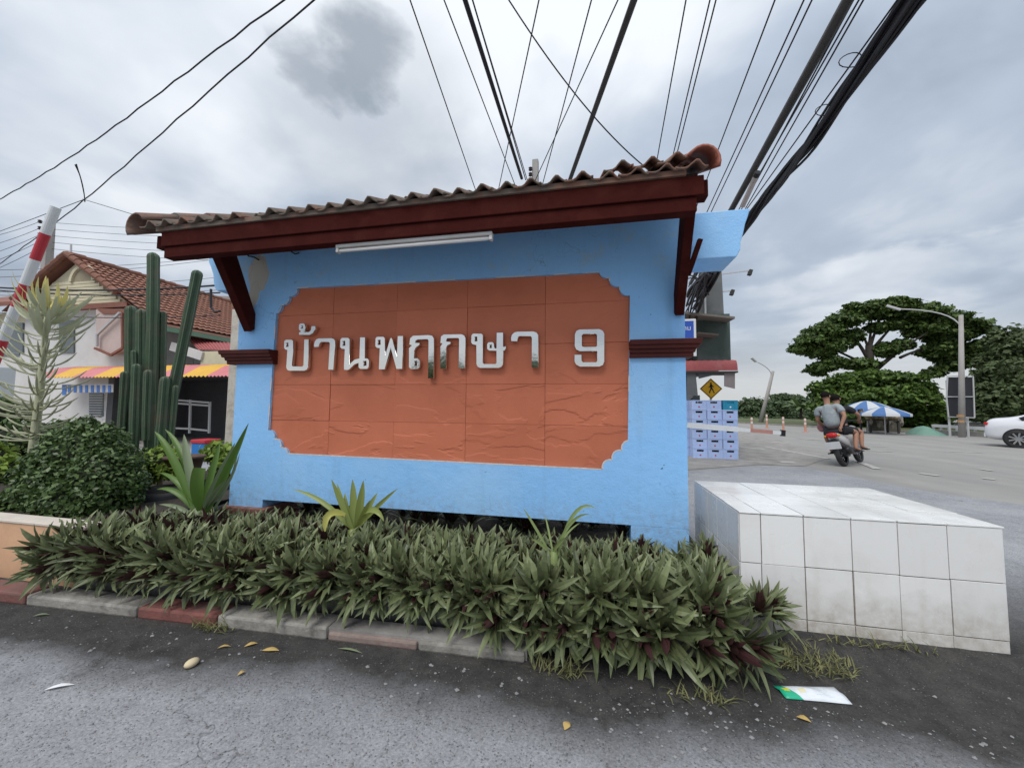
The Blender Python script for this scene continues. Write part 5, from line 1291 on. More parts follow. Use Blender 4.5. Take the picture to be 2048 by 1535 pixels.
MB().bar(P(1392, 668, Yh - .3), P(1432, 672, Yh - .3), .5, .04).build('ledge', M_rsheet, sh)
hb = MB().hexa([P(1392, 630, Yh + .4), P(1448, 630, Yh + .4), P(1448, 630, Yh + .4) + Vector((0, .15, 0)), P(1392, 630, Yh + .4) + Vector((0, .15, 0)), P(1404, 500, Yh + .4), P(1441, 500, Yh + .4), P(1441, 500, Yh + .4) + Vector((0, .15, 0)), P(1404, 500, Yh + .4) + Vector((0, .15, 0))]).build('hoarding', M_dsheet, sh)
MB().bar(P(1410, 575, Yh + .35), P(1411, 630, Yh + .35), .04, .05).build('hoarding_post', M_alu, hb)
for (a, b) in (((1443, 548), (1500, 541)), ((1446, 583), (1464, 581))):
    f = MB().bar(P(*a, Yh + .4), P(*b, Yh + .4), .03, .03).build('floodlight_arm', M_alu, hb)
    c = P(b[0], b[1] + 4, Yh + .4); MB().cbox(c, (.10, .12, .17), Matrix.Rotation(.3, 3, 'Y')).build('floodlight', M_dark, f) 
    c2_ = P(b[0] + 1, b[1] + 9, Yh + .3)
# red barrel awning: short overlapping curved sheets
ay = 11.4; az_ = P(1430, 741, ay).z; axl = P(1350, 730, ay).x; axr = P(1474, 730, ay).x
aw = MB().box(axl, axr - .05, ay + .1, Yh, P(1430, 722, ay).z - .02, P(1430, 722, ay).z + .01).build('awning', M_redroof, sh)
npn = 9
for i in range(npn):
    xa = axl + (axr - axl) * i / npn; xb = axl + (axr - axl) * (i + 1) / npn + .015; mb = MB(); vs = []; fs = []; n = 6; zt_ = P(1430, 720, ay).z; hh = zt_ - az_
    for x, o_ in ((xa, 0), ((xa + xb) / 2, .018), (xb, .004)):
        for j in range(n + 1):
            t = math.pi / 2 * j / n; vs.append((x, ay + .12 - (.12 + o_) * math.sin(t), zt_ - hh * (1 - math.cos(t)) + o_ * math.cos(t)))
    for i2 in range(2):
        for j in range(n): a = i2 * (n + 1) + j; fs.append((a, a + 1, a + n + 2, a + n + 1))
    mb.add(vs, fs); mb.build('awning_panel', M_redroof, aw, smooth=True, fix=False)
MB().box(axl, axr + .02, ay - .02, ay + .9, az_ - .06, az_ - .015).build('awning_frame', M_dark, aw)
quadY('hanging_sheet', [(1449, 742), (1470, 742), (1470, 777), (1449, 772)], ay + .05, M_faded, sh, .03)
quadY('hanging_sheet', [(1374, 742), (1391, 742), (1396, 792), (1388, 790), (1380, 800), (1374, 800)], ay + .05, M_dsheet, sh, .03)
quadY('bracket_sheet', [(1395, 742), (1446, 742), (1440, 747), (1398, 757)], ay + .1, M_dsheet, sh, .03)
for px in (1377, 1386): MB().bar(Vector((P(px, 800, ay).x, ay + .3, 0)), Vector((P(px, 800, ay).x, ay + .3, az_)), .09, .09).build('post', M_dark, sh)
MB().box(P(1376, 800, 12.2).x, P(1400, 800, 12.2).x, 12.2, 12.5, 0, P(1390, 790, 12.2).z).build('side_panel', M_dsheet, sh)

# crates ---------------------------------------------------------------
M_crate = pmat('pale_blue_crate', (0.42, 0.54, 0.83), .45, .06, 4, rnd=.06, dirt=(.38, .44, .62), dirt_amt=.4)
M_slot = pmat('crate_hand_slot', (0.02, 0.022, 0.03), .7)
M_emb = pmat('red_print', (0.45, 0.08, 0.12), .6)
M_neck = pmat('brown_bottle', (0.06, 0.035, 0.02), .15, .1)
CW, CHh, CD = .372, .257, .30
cx0 = G(1384, 915).x + .01; cy0 = 10.93
def crate_meshes():
    t = .018; m = MB()
    # front with a real hand opening, sides, back, floor, rims
    hx = CW / 2 - .004; z1 = CHh - .004; s0, s1, sl = z1 * .66, z1 * .86, .085
    m.box(-hx, hx, 0, t, 0.0, s0); m.box(-hx, -sl, 0, t, s0, s1); m.box(sl, hx, 0, t, s0, s1); m.box(-hx, hx, 0, t, s1, z1)
    m.box(-hx, -hx + t, t, CD, 0, z1); m.box(hx - t, hx, t, CD, 0, z1); m.box(-hx + t, hx - t, CD - t, CD, 0, z1); m.box(-hx + t, hx - t, t, CD - t, 0, .02)
    m.box(-hx - .003, hx + .003, -.006, -.0005, 0, .016); m.box(-hx - .003, hx + .003, -.006, -.0005, z1 - .016, z1)
    for x in (-hx, -hx * .62, hx * .62 - .012, hx - .012): m.box(x, x + .012, -.005, -.0004, .017, z1 - .017)
    body = m.mesh('body', M_crate)
    b = MB()
    for i in range(4):
        for j in range(3):
            x = -hx + t + .04 + i * .085; y = .06 + j * .085; b.lathe([(.034, .02), (.034, .13), (.014, .19), (.014, .225)], (x, y, 0), 8)
    bot = b.mesh('bottles', M_neck)
    e_ = MB(); n = 10; vs = [(.022 * math.cos(2 * math.pi * i / n), -.002, .075 + .024 * math.sin(2 * math.pi * i / n)) for i in range(n)]; e_.add(vs, [tuple(range(n))])
    return body, bot, e_.mesh('emblem', M_emb)
cb_, cbot, cem = crate_meshes()
ordn = ['lowest', 'second from the ground', 'third from the ground', 'fourth from the ground', 'second from the top', 'topmost']
stk = [('left', 0, 6), ('middle', 1, 6), ('right', 2, 5)]
for nm, ci, cnt_ in stk:
    for k_ in range(cnt_):
        lab = f'pale blue bottle crate, {ordn[k_] if cnt_ == 6 else ["lowest","second from the ground","third from the ground","fourth from the ground","topmost pale blue one"][k_]} in the {nm} stack'
        x = cx0 + CW / 2 + ci * .376 + random.uniform(-.008, .008)
        t = thing('bottle_crate', lab, 'crate', (x, cy0 + random.uniform(-.015, .015), k_ * CHh + .008), 'crates stacked at the roadside', (0, 0, random.uniform(-.02, .02)))
        mesh_obj('body', cb_, t, True); bo = mesh_obj('bottles', cbot, t, True); bo['kind'] = 'stuff'; mesh_obj('emblem', cem, t, True)
M_teal = pmat('teal_crate', (0.02, 0.25, 0.40), .45, .06)
x = cx0 + CW / 2 + 2 * .376; tb = thing('teal_crate', 'teal crate with white emblem on top of the right stack', 'crate', (x + .02, cy0, 5 * CHh + .008))
tcm = cb_.copy(); tcm.materials.clear(); tcm.materials.append(M_teal); mesh_obj('body', tcm, tb, True)
ew = cem.copy(); ew.materials.clear(); ew.materials.append(pmat('white_print', (.75, .78, .8), .6)); eo = mesh_obj('emblem', ew, tb, True)
# second rank of crates just seen behind at the left
for k_ in range(6):
    t = thing('bottle_crate', f'pale blue crate half hidden behind the left stack, {ordn[k_]}', 'crate', (cx0 + CW / 2 - .06, cy0 + .36, k_ * CHh + .008), 'crates stacked at the roadside'); mesh_obj('body', cb_, t, True)

# pedestrian warning sign
sc_ = P(1422, 777, 13.2); k = depth(sc_) / FPX; hd_ = 21 * k
ps = thing('pedestrian_sign', 'yellow diamond pedestrian warning sign above the crates', 'sign', (sc_.x, 13.2, 0))
M_ysign = pmat('yellow_sign', (0.85, 0.46, 0.01), .5, .04); M_bsign = pmat('black_sign_print', (0.015, 0.014, 0.012), .6)
def diam(r, y, mat, nm, th=.006): return MB().prism([(sc_.x + r, sc_.z), (sc_.x, sc_.z + r), (sc_.x - r, sc_.z), (sc_.x, sc_.z - r)], y, y + th, 'Y').build(nm, mat, ps)
diam(hd_, 13.2, M_ysign, 'plate', .01); 
brd = outline_mesh('border', [[(sc_.x + hd_ * .95, sc_.z), (sc_.x, sc_.z + hd_ * .95), (sc_.x - hd_ * .95, sc_.z), (sc_.x, sc_.z - hd_ * .95)], [(sc_.x + hd_ * .87, sc_.z), (sc_.x, sc_.z + hd_ * .87), (sc_.x - hd_ * .87, sc_.z), (sc_.x, sc_.z - hd_ * .87)]], 13.192, 13.196, M_bsign); mesh_obj('border', brd, ps)
fig = MB(); u = hd_
def limb(a, b, w): fig.bar((sc_.x + a[0] * u, 13.194, sc_.z + a[1] * u), (sc_.x + b[0] * u, 13.194, sc_.z + b[1] * u), w * u, .004, up=(0, 1, 0))
fig.lathe([(.002, -.09 * u), (.09 * u, 0), (.002, .09 * u)], (sc_.x, 13.19, sc_.z + .52 * u), 8)
limb((0, .42), (.03, .02), .17); limb((.02, .36), (-.2, .12), .07); limb((.03, .36), (.24, .16), .07); limb((.02, .04), (-.16, -.40), .09); limb((.05, .04), (.16, -.12), .10); limb((.16, -.12), (.28, -.42), .08)
fig.build('walking_figure', M_bsign, ps)
MB().tube([(sc_.x, 13.24, 0), (sc_.x, 13.24, sc_.z)], .035, 8).build('post', M_alu, ps)
# blue street-name sign
Ys = 7.6; s1 = P(1392, 637, Ys); s0 = P(1392, 712, Ys); wS = .95
ss = thing('street_name_sign', 'blue street name sign with white border beside the right pillar', 'sign', (s1.x - wS / 2, Ys, 0))
M_sblue = pmat('street_sign_blue', (0.03, 0.09, 0.42), .4, .04); M_swh = pmat('street_sign_white', (0.70, 0.70, 0.70), .5, .04)
MB().box(s1.x - wS, s1.x, Ys, Ys + .02, s0.z, s1.z).build('plate', M_swh, ss, bevel=.008)
zmid = P(1390, 672, Ys).z
MB().box(s1.x - wS + .04, s1.x - .045, Ys - .004, Ys - .001, zmid - .03, s1.z - .04).build('blue_field', M_sblue, ss)
me = text_mesh('ราม', .125, 'lettering', M_swh, .001, 'RIGHT'); o = mesh_obj('lettering', me, ss, True); o.location = (s1.x - .09 - ss.location.x, -.006, P(1385, 656, Ys).z)
MB().tube([(s1.x - .5, Ys + .05, 0), (s1.x - .5, Ys + .05, s1.z)], .03, 8).build('post', M_alu, ss)
# lowered boom
A = P(1330, 846, 8.3); B = P(1570, 866, 8.3); bm2 = thing('lowered_boom', 'lowered white and faded red barrier boom in front of the crates', 'barrier', (A.x, 8.3, 0))
M_fred = pmat('faded_red_stripe', (0.45, 0.22, 0.18), .6, .1)
c_ = [0, .19, .62, .72, .90, .965, 1.0]; mats_ = [M_black, M_bw, M_bw, M_fred, M_bw, M_black]
for i in range(6):
    a, b = A.lerp(B, c_[i]), A.lerp(B, c_[i + 1]); MB().bar(a, b, .05, .105 if i < 2 else (.07 if i < 5 else .12)).build('boom_section', mats_[i], bm2)
MB().box(A.x - .3, A.x + .02, 8.15, 8.45, 0, A.z + .1).build('cabinet', M_bw, bm2, bevel=.02)

# ================================================================ FAR SIDE OF THE ROAD
M_or = pmat('orange_post', (0.55, 0.27, 0.19), .6, .08, 4); M_orw = pmat('white_band', (0.65, 0.62, 0.58), .6, .05)
for i, (px, py, lab) in enumerate([(1504, 862, 'orange and white traffic post, leftmost of the row'), (1534, 856, 'orange traffic post second from the left'), (1567, 861, 'orange and white traffic post above the black boom tip'), (1611, 864, 'pale orange traffic post just left of the scooter')]):
    g = G(px, py); k = depth(g) / FPX; h = 28 * k; t = thing('traffic_post', lab, 'traffic post', (g.x, g.y, 0), 'traffic posts on the road')
    MB().lathe([(.14, 0), (.14, .03), (.06, .05), (.055, h * .95), (.04, h)], (g.x, g.y, 0), 10).build('post', M_or, t, smooth=False)
    for u in (.55, .82): MB().lathe([(.060, 0), (.060, h * .14)], (g.x, g.y, h * u), 10).build('band', M_orw, t)
# leaning lamp post and the tall lamp post
def lamp(base, top, tip, r0, r1, label, cat='street lamp'):
    t = thing('street_lamp', label, cat, (base.x, base.y, 0)); base, top, tip = Vector(base), Vector(top), Vector(tip)
    MB().tube([base, top], [r0, r1], 10).build('post', M_pole, t, smooth=True)
    m0 = base.lerp(top, .90); MB().tube(bez(m0, m0 + (top - m0) * 1.3 + (tip - m0) * .12, tip, 8), .032, 6).build('arm', M_alu, t, smooth=True)
    d = (tip - m0).normalized(); MB().bar(tip - d * .1, tip + d * .55, .22, .10).build('lamp_head', M_alu, t); return t
g = G(1521, 846); top = P(1546, 742, g.y); lamp(g, top, P(1510, 722, g.y - 1), .22, .13, 'leaning concrete street lamp beyond the crates')
g = G(1924, 874); top = P(1922, 630, g.y); tl_ = lamp(g, top, P(1797, 618, g.y + 1), .135, .085, 'tall concrete street lamp in front of the big tree')
for i in range(2): MB().lathe([(.137, 0), (.137, .12)], (g.x, g.y, .75 + i * .28), 10).build('stripe', pmat('ochre_stripe', (.42, .25, .12), .7), tl_)
# back of a road sign board behind that post
Yq = g.y + .5; bb = thing('sign_board', 'back of a dark sign board with white frame on the lamp post', 'sign board', (P(1920, 860, Yq).x, Yq, 0))
M_bd = pmat('board_back', (0.028, 0.028, 0.035), .6, .1); pts = [(1895, 753), (1945, 753), (1949, 834), (1897, 832)]
cols = [1895.5, 1921, 1946]; rws = [754, 793, 833]
for i in range(2):
    for j in range(2): quadY('board_panel', [(cols[i], rws[j]), (cols[i + 1], rws[j]), (cols[i + 1] + j, rws[j + 1]), (cols[i] + j, rws[j + 1])], Yq, M_bd, bb, .03)
for a, b in (((1895, 752), (1946, 752)), ((1895, 752), (1893, 795)), ((1893, 795), (1897, 833)), ((1897, 833), (1949, 835)), ((1946, 752), (1949, 835)), ((1894, 793), (1947, 793))):
    MB().bar(P(*a, Yq - .05), P(*b, Yq - .05), .045, .045).build('frame_bar', M_alu, bb)
for px in (1903, 1940): MB().tube([(P(px, 860, Yq).x, Yq + .1, 0), (P(px, 860, Yq).x, Yq + .1, P(px, 760, Yq).z)], .05, 6).build('leg', M_alu, bb)
# umbrellas
M_ub = pmat('umbrella_blue', (0.07, 0.16, 0.36), .7, .08, 2); M_uw = pmat('umbrella_white', (0.50, 0.52, 0.54), .7, .06, 2)
def umbrella(px, py_top, py_rim, wpx, Y, label, tilt=0.0):
    a = P(px, py_top, Y); k = depth(a) / FPX; r = wpx * k / 2; h = (py_rim - py_top) * k
    t = thing('market_umbrella', label, 'umbrella', (a.x, Y, 0), 'umbrellas of the roadside stall')
    n = 12
    for i in range(n):
        a0, a1 = 2 * math.pi * i / n, 2 * math.pi * (i + 1) / n; mb = MB(); vs = []; m = 4
        for j in range(m + 1):
            u = j / m; rr = r * u; z = a.z - h * (u ** 1.6)
            for q in (a0, (a0 + a1) / 2, a1): 
                s = .97 if q == (a0 + a1) / 2 else 1
                vs.append((a.x + rr * s * math.cos(q), Y + rr * s * math.sin(q), z))
        for q in (a0, (a0 + a1) / 2, a1): vs.append((a.x + r * math.cos(q), Y + r * math.sin(q), a.z - h - .14))
        fs = [(3 * j + c2, 3 * j + c2 + 1, 3 * j + c2 + 4, 3 * j + c2 + 3) for j in range(m + 1) for c2 in (0, 1)]
        mb.add(vs, fs); mb.build('gore', M_ub if i % 2 else M_uw, t, smooth=True, fix=False)
    MB().tube([(a.x, Y, 0), (a.x, Y, a.z)], .03, 6).build('pole', M_alu, t)
umbrella(1733, 801, 818, 82, 26.8, 'blue and white market umbrella right behind the scooter, the farther one')
umbrella(1768, 813, 827, 78, 25.0, 'blue and white market umbrella nearer the green tarpaulin')
# stall under them: tables with baskets
M_bask = pmat('straw_basket', (0.30, 0.23, 0.12), .8, .25, 4)
st = thing('stall_table', 'market stall table with produce under the umbrellas', 'stall', (P(1760, 858, 26.5).x, 26.5, 0))
xa, xb = P(1732, 850, 26.5).x, P(1795, 850, 26.5).x
MB().box(xa, xb, 26.2, 27.2, .72, .78).build('table_top', M_dark, st)
for x in (xa + .1, xb - .1):
    for y in (26.3, 27.1): MB().box(x - .04, x + .04, y - .04, y + .04, 0, .72).build('leg', M_dark, st)
quadY('backdrop', [(1735, 830), (1800, 828), (1802, 862), (1735, 862)], 27.6, pmat('mixed_stock', (.12, .11, .08), .9, .5, 2.5), st, .1)
for i in range(11):
    x = xa + .15 + i * (xb - xa - .3) / 10; c = (.16 + .05 * random.random())
    b = MB().lathe([(c * .7, 0), (c, .16), (c * .95, .18), (c * .5, .22)], (x, 26.45 + .25 * (i % 2), .78), 10).build('basket', M_bask, None, smooth=True); tag(b, f'basket of produce on the stall table, number {i + 1} from the left' if False else 'straw basket of produce on the stall table under the umbrellas', 'basket', 'produce baskets')
hang = MB()
for i in range(26):
    p = P(random.uniform(1738, 1805), random.uniform(832, 850), random.uniform(26, 27.5)); hang.lathe([(.03, -.25), (.10, -.12), (.05, .1)], p, 6)
stuff(tag(hang.build('hanging_goods', pmat('grey_brown_goods', (.26, .23, .19), .8, .5, 1.5)), 'bags and goods hanging under the umbrellas', 'goods'))
# green tarpaulin heap
c = P(1847, 858, 25.3); k = depth(c) / FPX; mb = MB(); n = 20; vs = []; fs = []
prof = [(0, 1.0), (.3, .86), (.6, .5), (.85, .18), (1.0, 0)]
for j, (u, z) in enumerate(prof):
    for i in range(n):
        a = 2 * math.pi * i / n; w = 1 + .10 * math.sin(3 * a + j) + .06 * math.sin(7 * a)
        vs.append((c.x + 24 * k * u * w * math.cos(a), c.y + 1.0 * u * w * math.sin(a), 18 * k * z + .0))
for j in range(4):
    for i in range(n): fs.append((j * n + i, j * n + (i + 1) % n, (j + 1) * n + (i + 1) % n, (j + 1) * n + i))
mb.add(vs, fs); tag(mb.build('tarpaulin', pmat('green_tarpaulin', (0.15, 0.28, 0.22), .6, .12, 1), smooth=True), 'green tarpaulin heaped beside the stall', 'tarpaulin')
# white balustrade
def balustrade(pa, pb, label):
    a, b = G(*pa), G(*pb); t = thing('balustrade', label, 'balustrade', (a.x, a.y, 0)); k = depth(a) / FPX; H = 16 * k
    d = (b - a); L = d.length; n = max(2, int(L / .45))
    MB().bar(a + Vector((0, 0, H)), b + Vector((0, 0, H)), .18, .16).build('rail', M_swh, t); MB().bar(a + Vector((0, 0, .12)), b + Vector((0, 0, .12)), .22, .24).build('plinth', M_conc, t)
    for i in range(n + 1): p = a.lerp(b, i / n); MB().tube([p + Vector((0, 0, .24)), p + Vector((0, 0, H - .08))], .06, 6).build('baluster', M_swh, t)
balustrade((1868, 867), (1915, 871), 'white balustrade to the left of the tall lamp post'); balustrade((1932, 871), (2040, 879), 'white balustrade between the tall lamp post and the car')
# white roofs glimpsed among the trees
for px, py, w, Y, lab in ((1830, 822, 40, 50, 'pale grey roof glimpsed under the big tree'), (1955, 845, 34, 34, 'white parked van glimpsed behind the balustrade'), (1580, 812, 60, 80, 'pale long roof among the far trees')):
    c = P(px, py, Y); k = depth(c) / FPX; t = thing('far_shed', lab, 'shed', (c.x, Y, 0))
    MB().box(c.x - w * k / 2, c.x + w * k / 2, Y, Y + 4, 0, c.z).build('wall', M_white, t); MB().prism([(c.x - w * k / 2 - .3, c.z), (c.x + w * k / 2 + .3, c.z), (c.x + w * k * .3, c.z + 6 * k), (c.x - w * k * .35, c.z + 5 * k)], Y - .4, Y + 4.4, 'Y').build('roof', M_uw, t)

# ---- trees
M_bark = pmat('tree_bark', (0.045, 0.037, 0.03), .9, .25, 2)
def tree(name, label, base, trunk, limbs, blobs, leaf, n, mat, seed, tr=.45, group=None, shell=.45):
    t = thing(name, label, 'tree', (base.x, base.y, 0), group); mb = MB(); pts = [Vector(base)] + [Vector(q) for q in trunk]
    mb.tube(pts, [tr * (1 - .5 * i / (len(pts) - 1)) for i in range(len(pts))], 9)
    for a, b, r in limbs: a, b = Vector(a), Vector(b); mb.tube(bez(a, a.lerp(b, .5) + Vector((0, 0, (b - a).length * .08)), b, 6), [r * (1 - .8 * i / 6) for i in range(7)], 6)
    mb.build('trunk', M_bark, t, smooth=True); cloud_obj('crown', np.concatenate([leaf_cloud(blobs, leaf, int(n * .42), .6, .35, .3, seed), leaf_cloud(clump(blobs, 20, .32, seed, .5, 1.12), leaf, int(n * .58), .6, shell, .3, seed + 5)]), mat, t); return t
M_rain = leafmat('rain_tree_leaf', (0.052, 0.095, 0.024), (0.105, 0.155, 0.038), None, .5, .3, .45, .2)
M_gray = leafmat('grey_green_leaf', (0.07, 0.10, 0.042), (0.11, 0.145, 0.06), None, .55, .3, .35, .2)
M_fart = leafmat('far_tree_leaf', (0.07, 0.105, 0.05), (0.10, 0.14, 0.068), None, .6, .2, .35, .2)
M_palm = leafmat('palm_frond', (0.075, 0.12, 0.045), (0.11, 0.15, 0.06), None, .5, .3, .3, .2)
YT = 36.0
def B_(px, py, rx, ry, Y=YT, rd=None):
    c = P(px, py, Y); k = depth(c) / FPX; return ((c.x, c.y, c.z), (rx * k * .85, rd or rx * k * .8, ry * k))
crown = [B_(1600, 697, 24, 12), B_(1620, 680, 32, 14), B_(1650, 662, 38, 15), B_(1690, 640, 40, 15), B_(1735, 622, 46, 17), B_(1785, 615, 48, 14), B_(1835, 625, 48, 15), B_(1885, 640, 48, 15), B_(1930, 652, 44, 13), B_(1968, 660, 22, 8), B_(1640, 700, 34, 14), B_(1670, 690, 34, 15), B_(1700, 672, 26, 12),
         B_(1850, 660, 40, 16), B_(1895, 672, 40, 16), B_(1880, 702, 34, 18), B_(1905, 725, 30, 16), B_(1945, 700, 34, 16), B_(1962, 720, 30, 14), B_(1870, 745, 22, 9), B_(1790, 650, 26, 9), B_(1755, 655, 24, 10), B_(1640, 735, 26, 12), B_(1665, 725, 30, 12), B_(1720, 728, 34, 12), B_(1770, 700, 30, 14), B_(1805, 690, 22, 12)]
low = [B_(1690, 765, 44, 18, 34), B_(1740, 755, 50, 17, 34), B_(1790, 760, 46, 18, 34), B_(1835, 780, 38, 22, 34), B_(1660, 792, 42, 20, 34), B_(1720, 795, 60, 22, 33), B_(1790, 795, 56, 26, 33), B_(1850, 810, 34, 26, 33), B_(1690, 825, 60, 22, 34), B_(1770, 828, 60, 24, 34.5), B_(1840, 838, 44, 18, 34), B_(1880, 835, 26, 22, 34), B_(1635, 775, 22, 12, 34)]
tb0 = G(1742, 850); tb0 = Vector((P(1742, 850, YT).x, YT, 0))
limbs = [(P(1738, 720, YT), P(1690, 650, YT), .30), (P(1738, 700, YT), P(1760, 640, YT), .28), (P(1740, 735, YT), P(1640, 690, YT), .25), (P(1745, 745, YT), P(1855, 665, YT - 1), .32), (P(1800, 715, YT - .5), P(1880, 690, YT), .2), (P(1735, 690, YT), P(1720, 660, YT), .2), (P(1752, 690, YT), P(1800, 640, YT), .22), (P(1740, 745, YT), P(1665, 725, YT), .2), (P(1738, 700, YT), P(1745, 630, YT), .24), (P(1850, 668, YT), P(1930, 650, YT), .18), (P(1700, 672, YT), P(1660, 655, YT), .15)]
tree('rain_tree', 'huge spreading umbrella-shaped tree across the road', tb0, [P(1741, 760, YT), P(1738, 690, YT)], [(a_, b_, r_ * .6) for a_, b_, r_ in limbs], crown, .16, 60000, M_rain, 31, .48, shell=.25)
M_rain2 = leafmat('bright_tree_leaf', (0.055, 0.108, 0.022), (0.115, 0.18, 0.035), None, .5, .3, .5, .25)
tree('bushy_tree', 'dense bright green tree below the umbrella-shaped crown', Vector((P(1770, 850, 33.5).x, 33.5, 0)), [P(1770, 800, 33.5)], [(P(1770, 810, 33.5), P(1700, 790, 33.5), .15), (P(1770, 805, 33.5), P(1830, 790, 33.5), .15)], low, .16, 26000, M_rain2, 32, .4, shell=.5)
rt = [B_(2040, 690, 50, 40, 32), B_(2010, 720, 36, 36, 32), B_(1985, 765, 40, 34, 31), B_(2030, 760, 56, 44, 31), B_(1975, 800, 36, 30, 30), B_(2020, 805, 50, 36, 30), B_(2060, 720, 50, 60, 33), B_(1965, 825, 26, 20, 30)]
tree('feathery_tree', 'feathery grey-green tree cut by the right edge behind the car', Vector((P(2020, 850, 31).x, 31, 0)), [P(2020, 780, 31)], [(P(2020, 790, 31), P(1985, 765, 31), .15), (P(2020, 780, 31), P(2045, 700, 32), .2)], rt, .15, 22000, M_gray, 33, .4)
far = [('rounded tree left of the leaning lamp post', [B_(1490, 815, 22, 16, 70), B_(1512, 808, 20, 14, 70), B_(1502, 828, 30, 14, 69), B_(1535, 826, 18, 16, 69)], 1500), ('flat-topped dark tree behind the leaning lamp post', [B_(1568, 795, 30, 9, 75), B_(1552, 806, 26, 8, 74), B_(1585, 800, 24, 10, 75), B_(1560, 822, 30, 20, 73), B_(1590, 820, 26, 20, 73)], 1563), ('dark low tree between the leaning lamp and the big tree', [B_(1620, 815, 26, 20, 66), B_(1640, 822, 22, 22, 64), B_(1610, 832, 26, 14, 64)], 1622)]
for i, (lab, bl, bx) in enumerate(far):
    Yf = bl[0][0][1]; tree('far_tree', lab, Vector((P(bx, 846, Yf).x, Yf, 0)), [P(bx, 820, Yf)], [], bl, .24, 7000, M_fart, 40 + i, .4, 'trees far across the road', .6)
hedge_f = [B_(1480 + i * 16, 841, 16, 7, 60) for i in range(12)] + [B_(1660 + i * 18, 845, 16, 9, 45) for i in range(4)]
stuff(tag(cloud_obj('far_shrubs', leaf_cloud(hedge_f, .22, 7000, .6, .5, .2, 55), M_fart), 'strip of low shrubs along the far roadside', 'shrubs'))
pb_ = Vector((P(1602, 846, 58).x, 58, 0)); pt_ = P(1602, 815, 58); palm = thing('palm', 'small palm with drooping fronds among the far trees', 'palm', pb_)
MB().tube([pb_, pt_], [.2, .14], 8).build('trunk', M_bark, palm)
for i in range(14):
    mb = MB(); arc_leaf(mb, pt_, i * .45, 2.4, .7, random.uniform(.2, 1.1), random.uniform(1.2, 2.0), 5, -.5); mb.build('frond', M_palm, palm, fix=False)

# ================================================================ SCOOTER AND RIDERS
M_skin = pmat('skin', (0.36, 0.19, 0.125), .55, .05, 6); M_grey = pmat('grey_tshirt', (0.30, 0.34, 0.355), .85, .10, 10, .03, 9); M_blk = pmat('black_cloth', (0.018, 0.018, 0.022), .85, .1); M_hair = pmat('black_hair', (0.010, 0.008, 0.007), .85, .2, 30, spec=.1)
M_mbk = pmat('scooter_black_plastic', (0.025, 0.025, 0.027), .4, .1); M_mwh = pmat('scooter_white_panel', (0.62, 0.61, 0.60), .35, .05); M_tail = pmat('red_tail_lens', (0.55, 0.02, 0.02), .2, .05); M_plate = pmat('number_plate', (0.66, 0.67, 0.68), .5, .04); M_chr = pmat('chrome', (.6, .6, .6), .2, .02, metal=1.0); M_amb = pmat('amber_lens', (.6, .25, .03), .3)
LEAN = Matrix.Rotation(-0.20, 4, 'Y'); HEAD = Matrix.Rotation(R(-44), 4, 'Z'); bp0 = G(1690, 932)
BM = Matrix.Translation((bp0.x, bp0.y, 0)) @ HEAD @ LEAN
def lthing(name, label, cat):
    o = bpy.data.objects.new(name, None); C.objects.link(o); o.matrix_world = BM; return tag(o, label, cat)
sco = lthing('scooter', 'white and black scooter carrying two riders away on the road', 'scooter')
def L_(mb, name, mat, parent=sco, **kw): return mb.build(name, mat, parent, local=True, **kw)
def wheel(y, r, w, nm):
    prof = [(r - .075, -w * .4), (r - .03, -w * .5), (r, -w * .22), (r, w * .22), (r - .03, w * .5), (r - .075, w * .4)]
    n = 24; vs = []; fs = []
    for q, x in prof:
        for k_ in range(n): a = 2 * math.pi * k_ / n; vs.append((x, y + q * math.cos(a), r + q * math.sin(a)))
    for i in range(5):
        for k_ in range(n): fs.append((i * n + k_, i * n + (k_ + 1) % n, (i + 1) * n + (k_ + 1) % n, (i + 1) * n + k_))
    ty_ = L_(MB().add(vs, fs), nm, M_tyre, smooth=True)
    rim = MB()
    for k_ in range(5):
        a = 2 * math.pi * k_ / 5; rim.bar((0, y, r), (0, y + (r - .07) * math.cos(a), r + (r - .07) * math.sin(a)), .03, .03, up=(1, 0, 0))
    rim.tube([(-.05, y, r), (.05, y, r)], .05, 10); rim.build('rim', M_chr, ty_, local=True)
wheel(0, .29, .11, 'rear_wheel'); wheel(1.22, .29, .09, 'front_wheel')
# tail body lofted
def loft(stations, n=12):
    vs = []; fs = []
    for (y, zc_, hx, hz_) in stations:
        for k_ in range(n):
            a = 2 * math.pi * k_ / n; ca, sa = math.cos(a), math.sin(a); vs.append((hx * math.copysign(abs(ca) ** .7, ca), y, zc_ + hz_ * math.copysign(abs(sa) ** .7, sa)))
    for i in range(len(stations) - 1):
        for k_ in range(n): fs.append((i * n + k_, i * n + (k_ + 1) % n, (i + 1) * n + (k_ + 1) % n, (i + 1) * n + k_))
    fs += [tuple(range(n - 1, -1, -1)), tuple(range((len(stations) - 1) * n, len(stations) * n))]
    return MB().add(vs, fs)
L_(loft([(-.28, .74, .06, .05), (-.20, .70, .11, .09), (.05, .64, .135, .13), (.35, .56, .13, .14), (.5, .45, .10, .12)]), 'body', M_mwh, smooth=True)
L_(loft([(-.25, .60, .07, .05), (-.1, .52, .09, .08), (.2, .42, .10, .12), (.55, .34, .13, .08), (.95, .32, .14, .06)]), 'underbody', M_mbk, smooth=True)
L_(loft([(-.20, .80, .09, .03), (-.05, .815, .13, .045), (.3, .80, .135, .05), (.55, .78, .10, .045)]), 'seat', M_blk, smooth=True)
L_(loft([(-.335, .735, .055, .04), (-.30, .735, .105, .06), (-.24, .735, .10, .055)]), 'tail_light', M_tail, smooth=True)
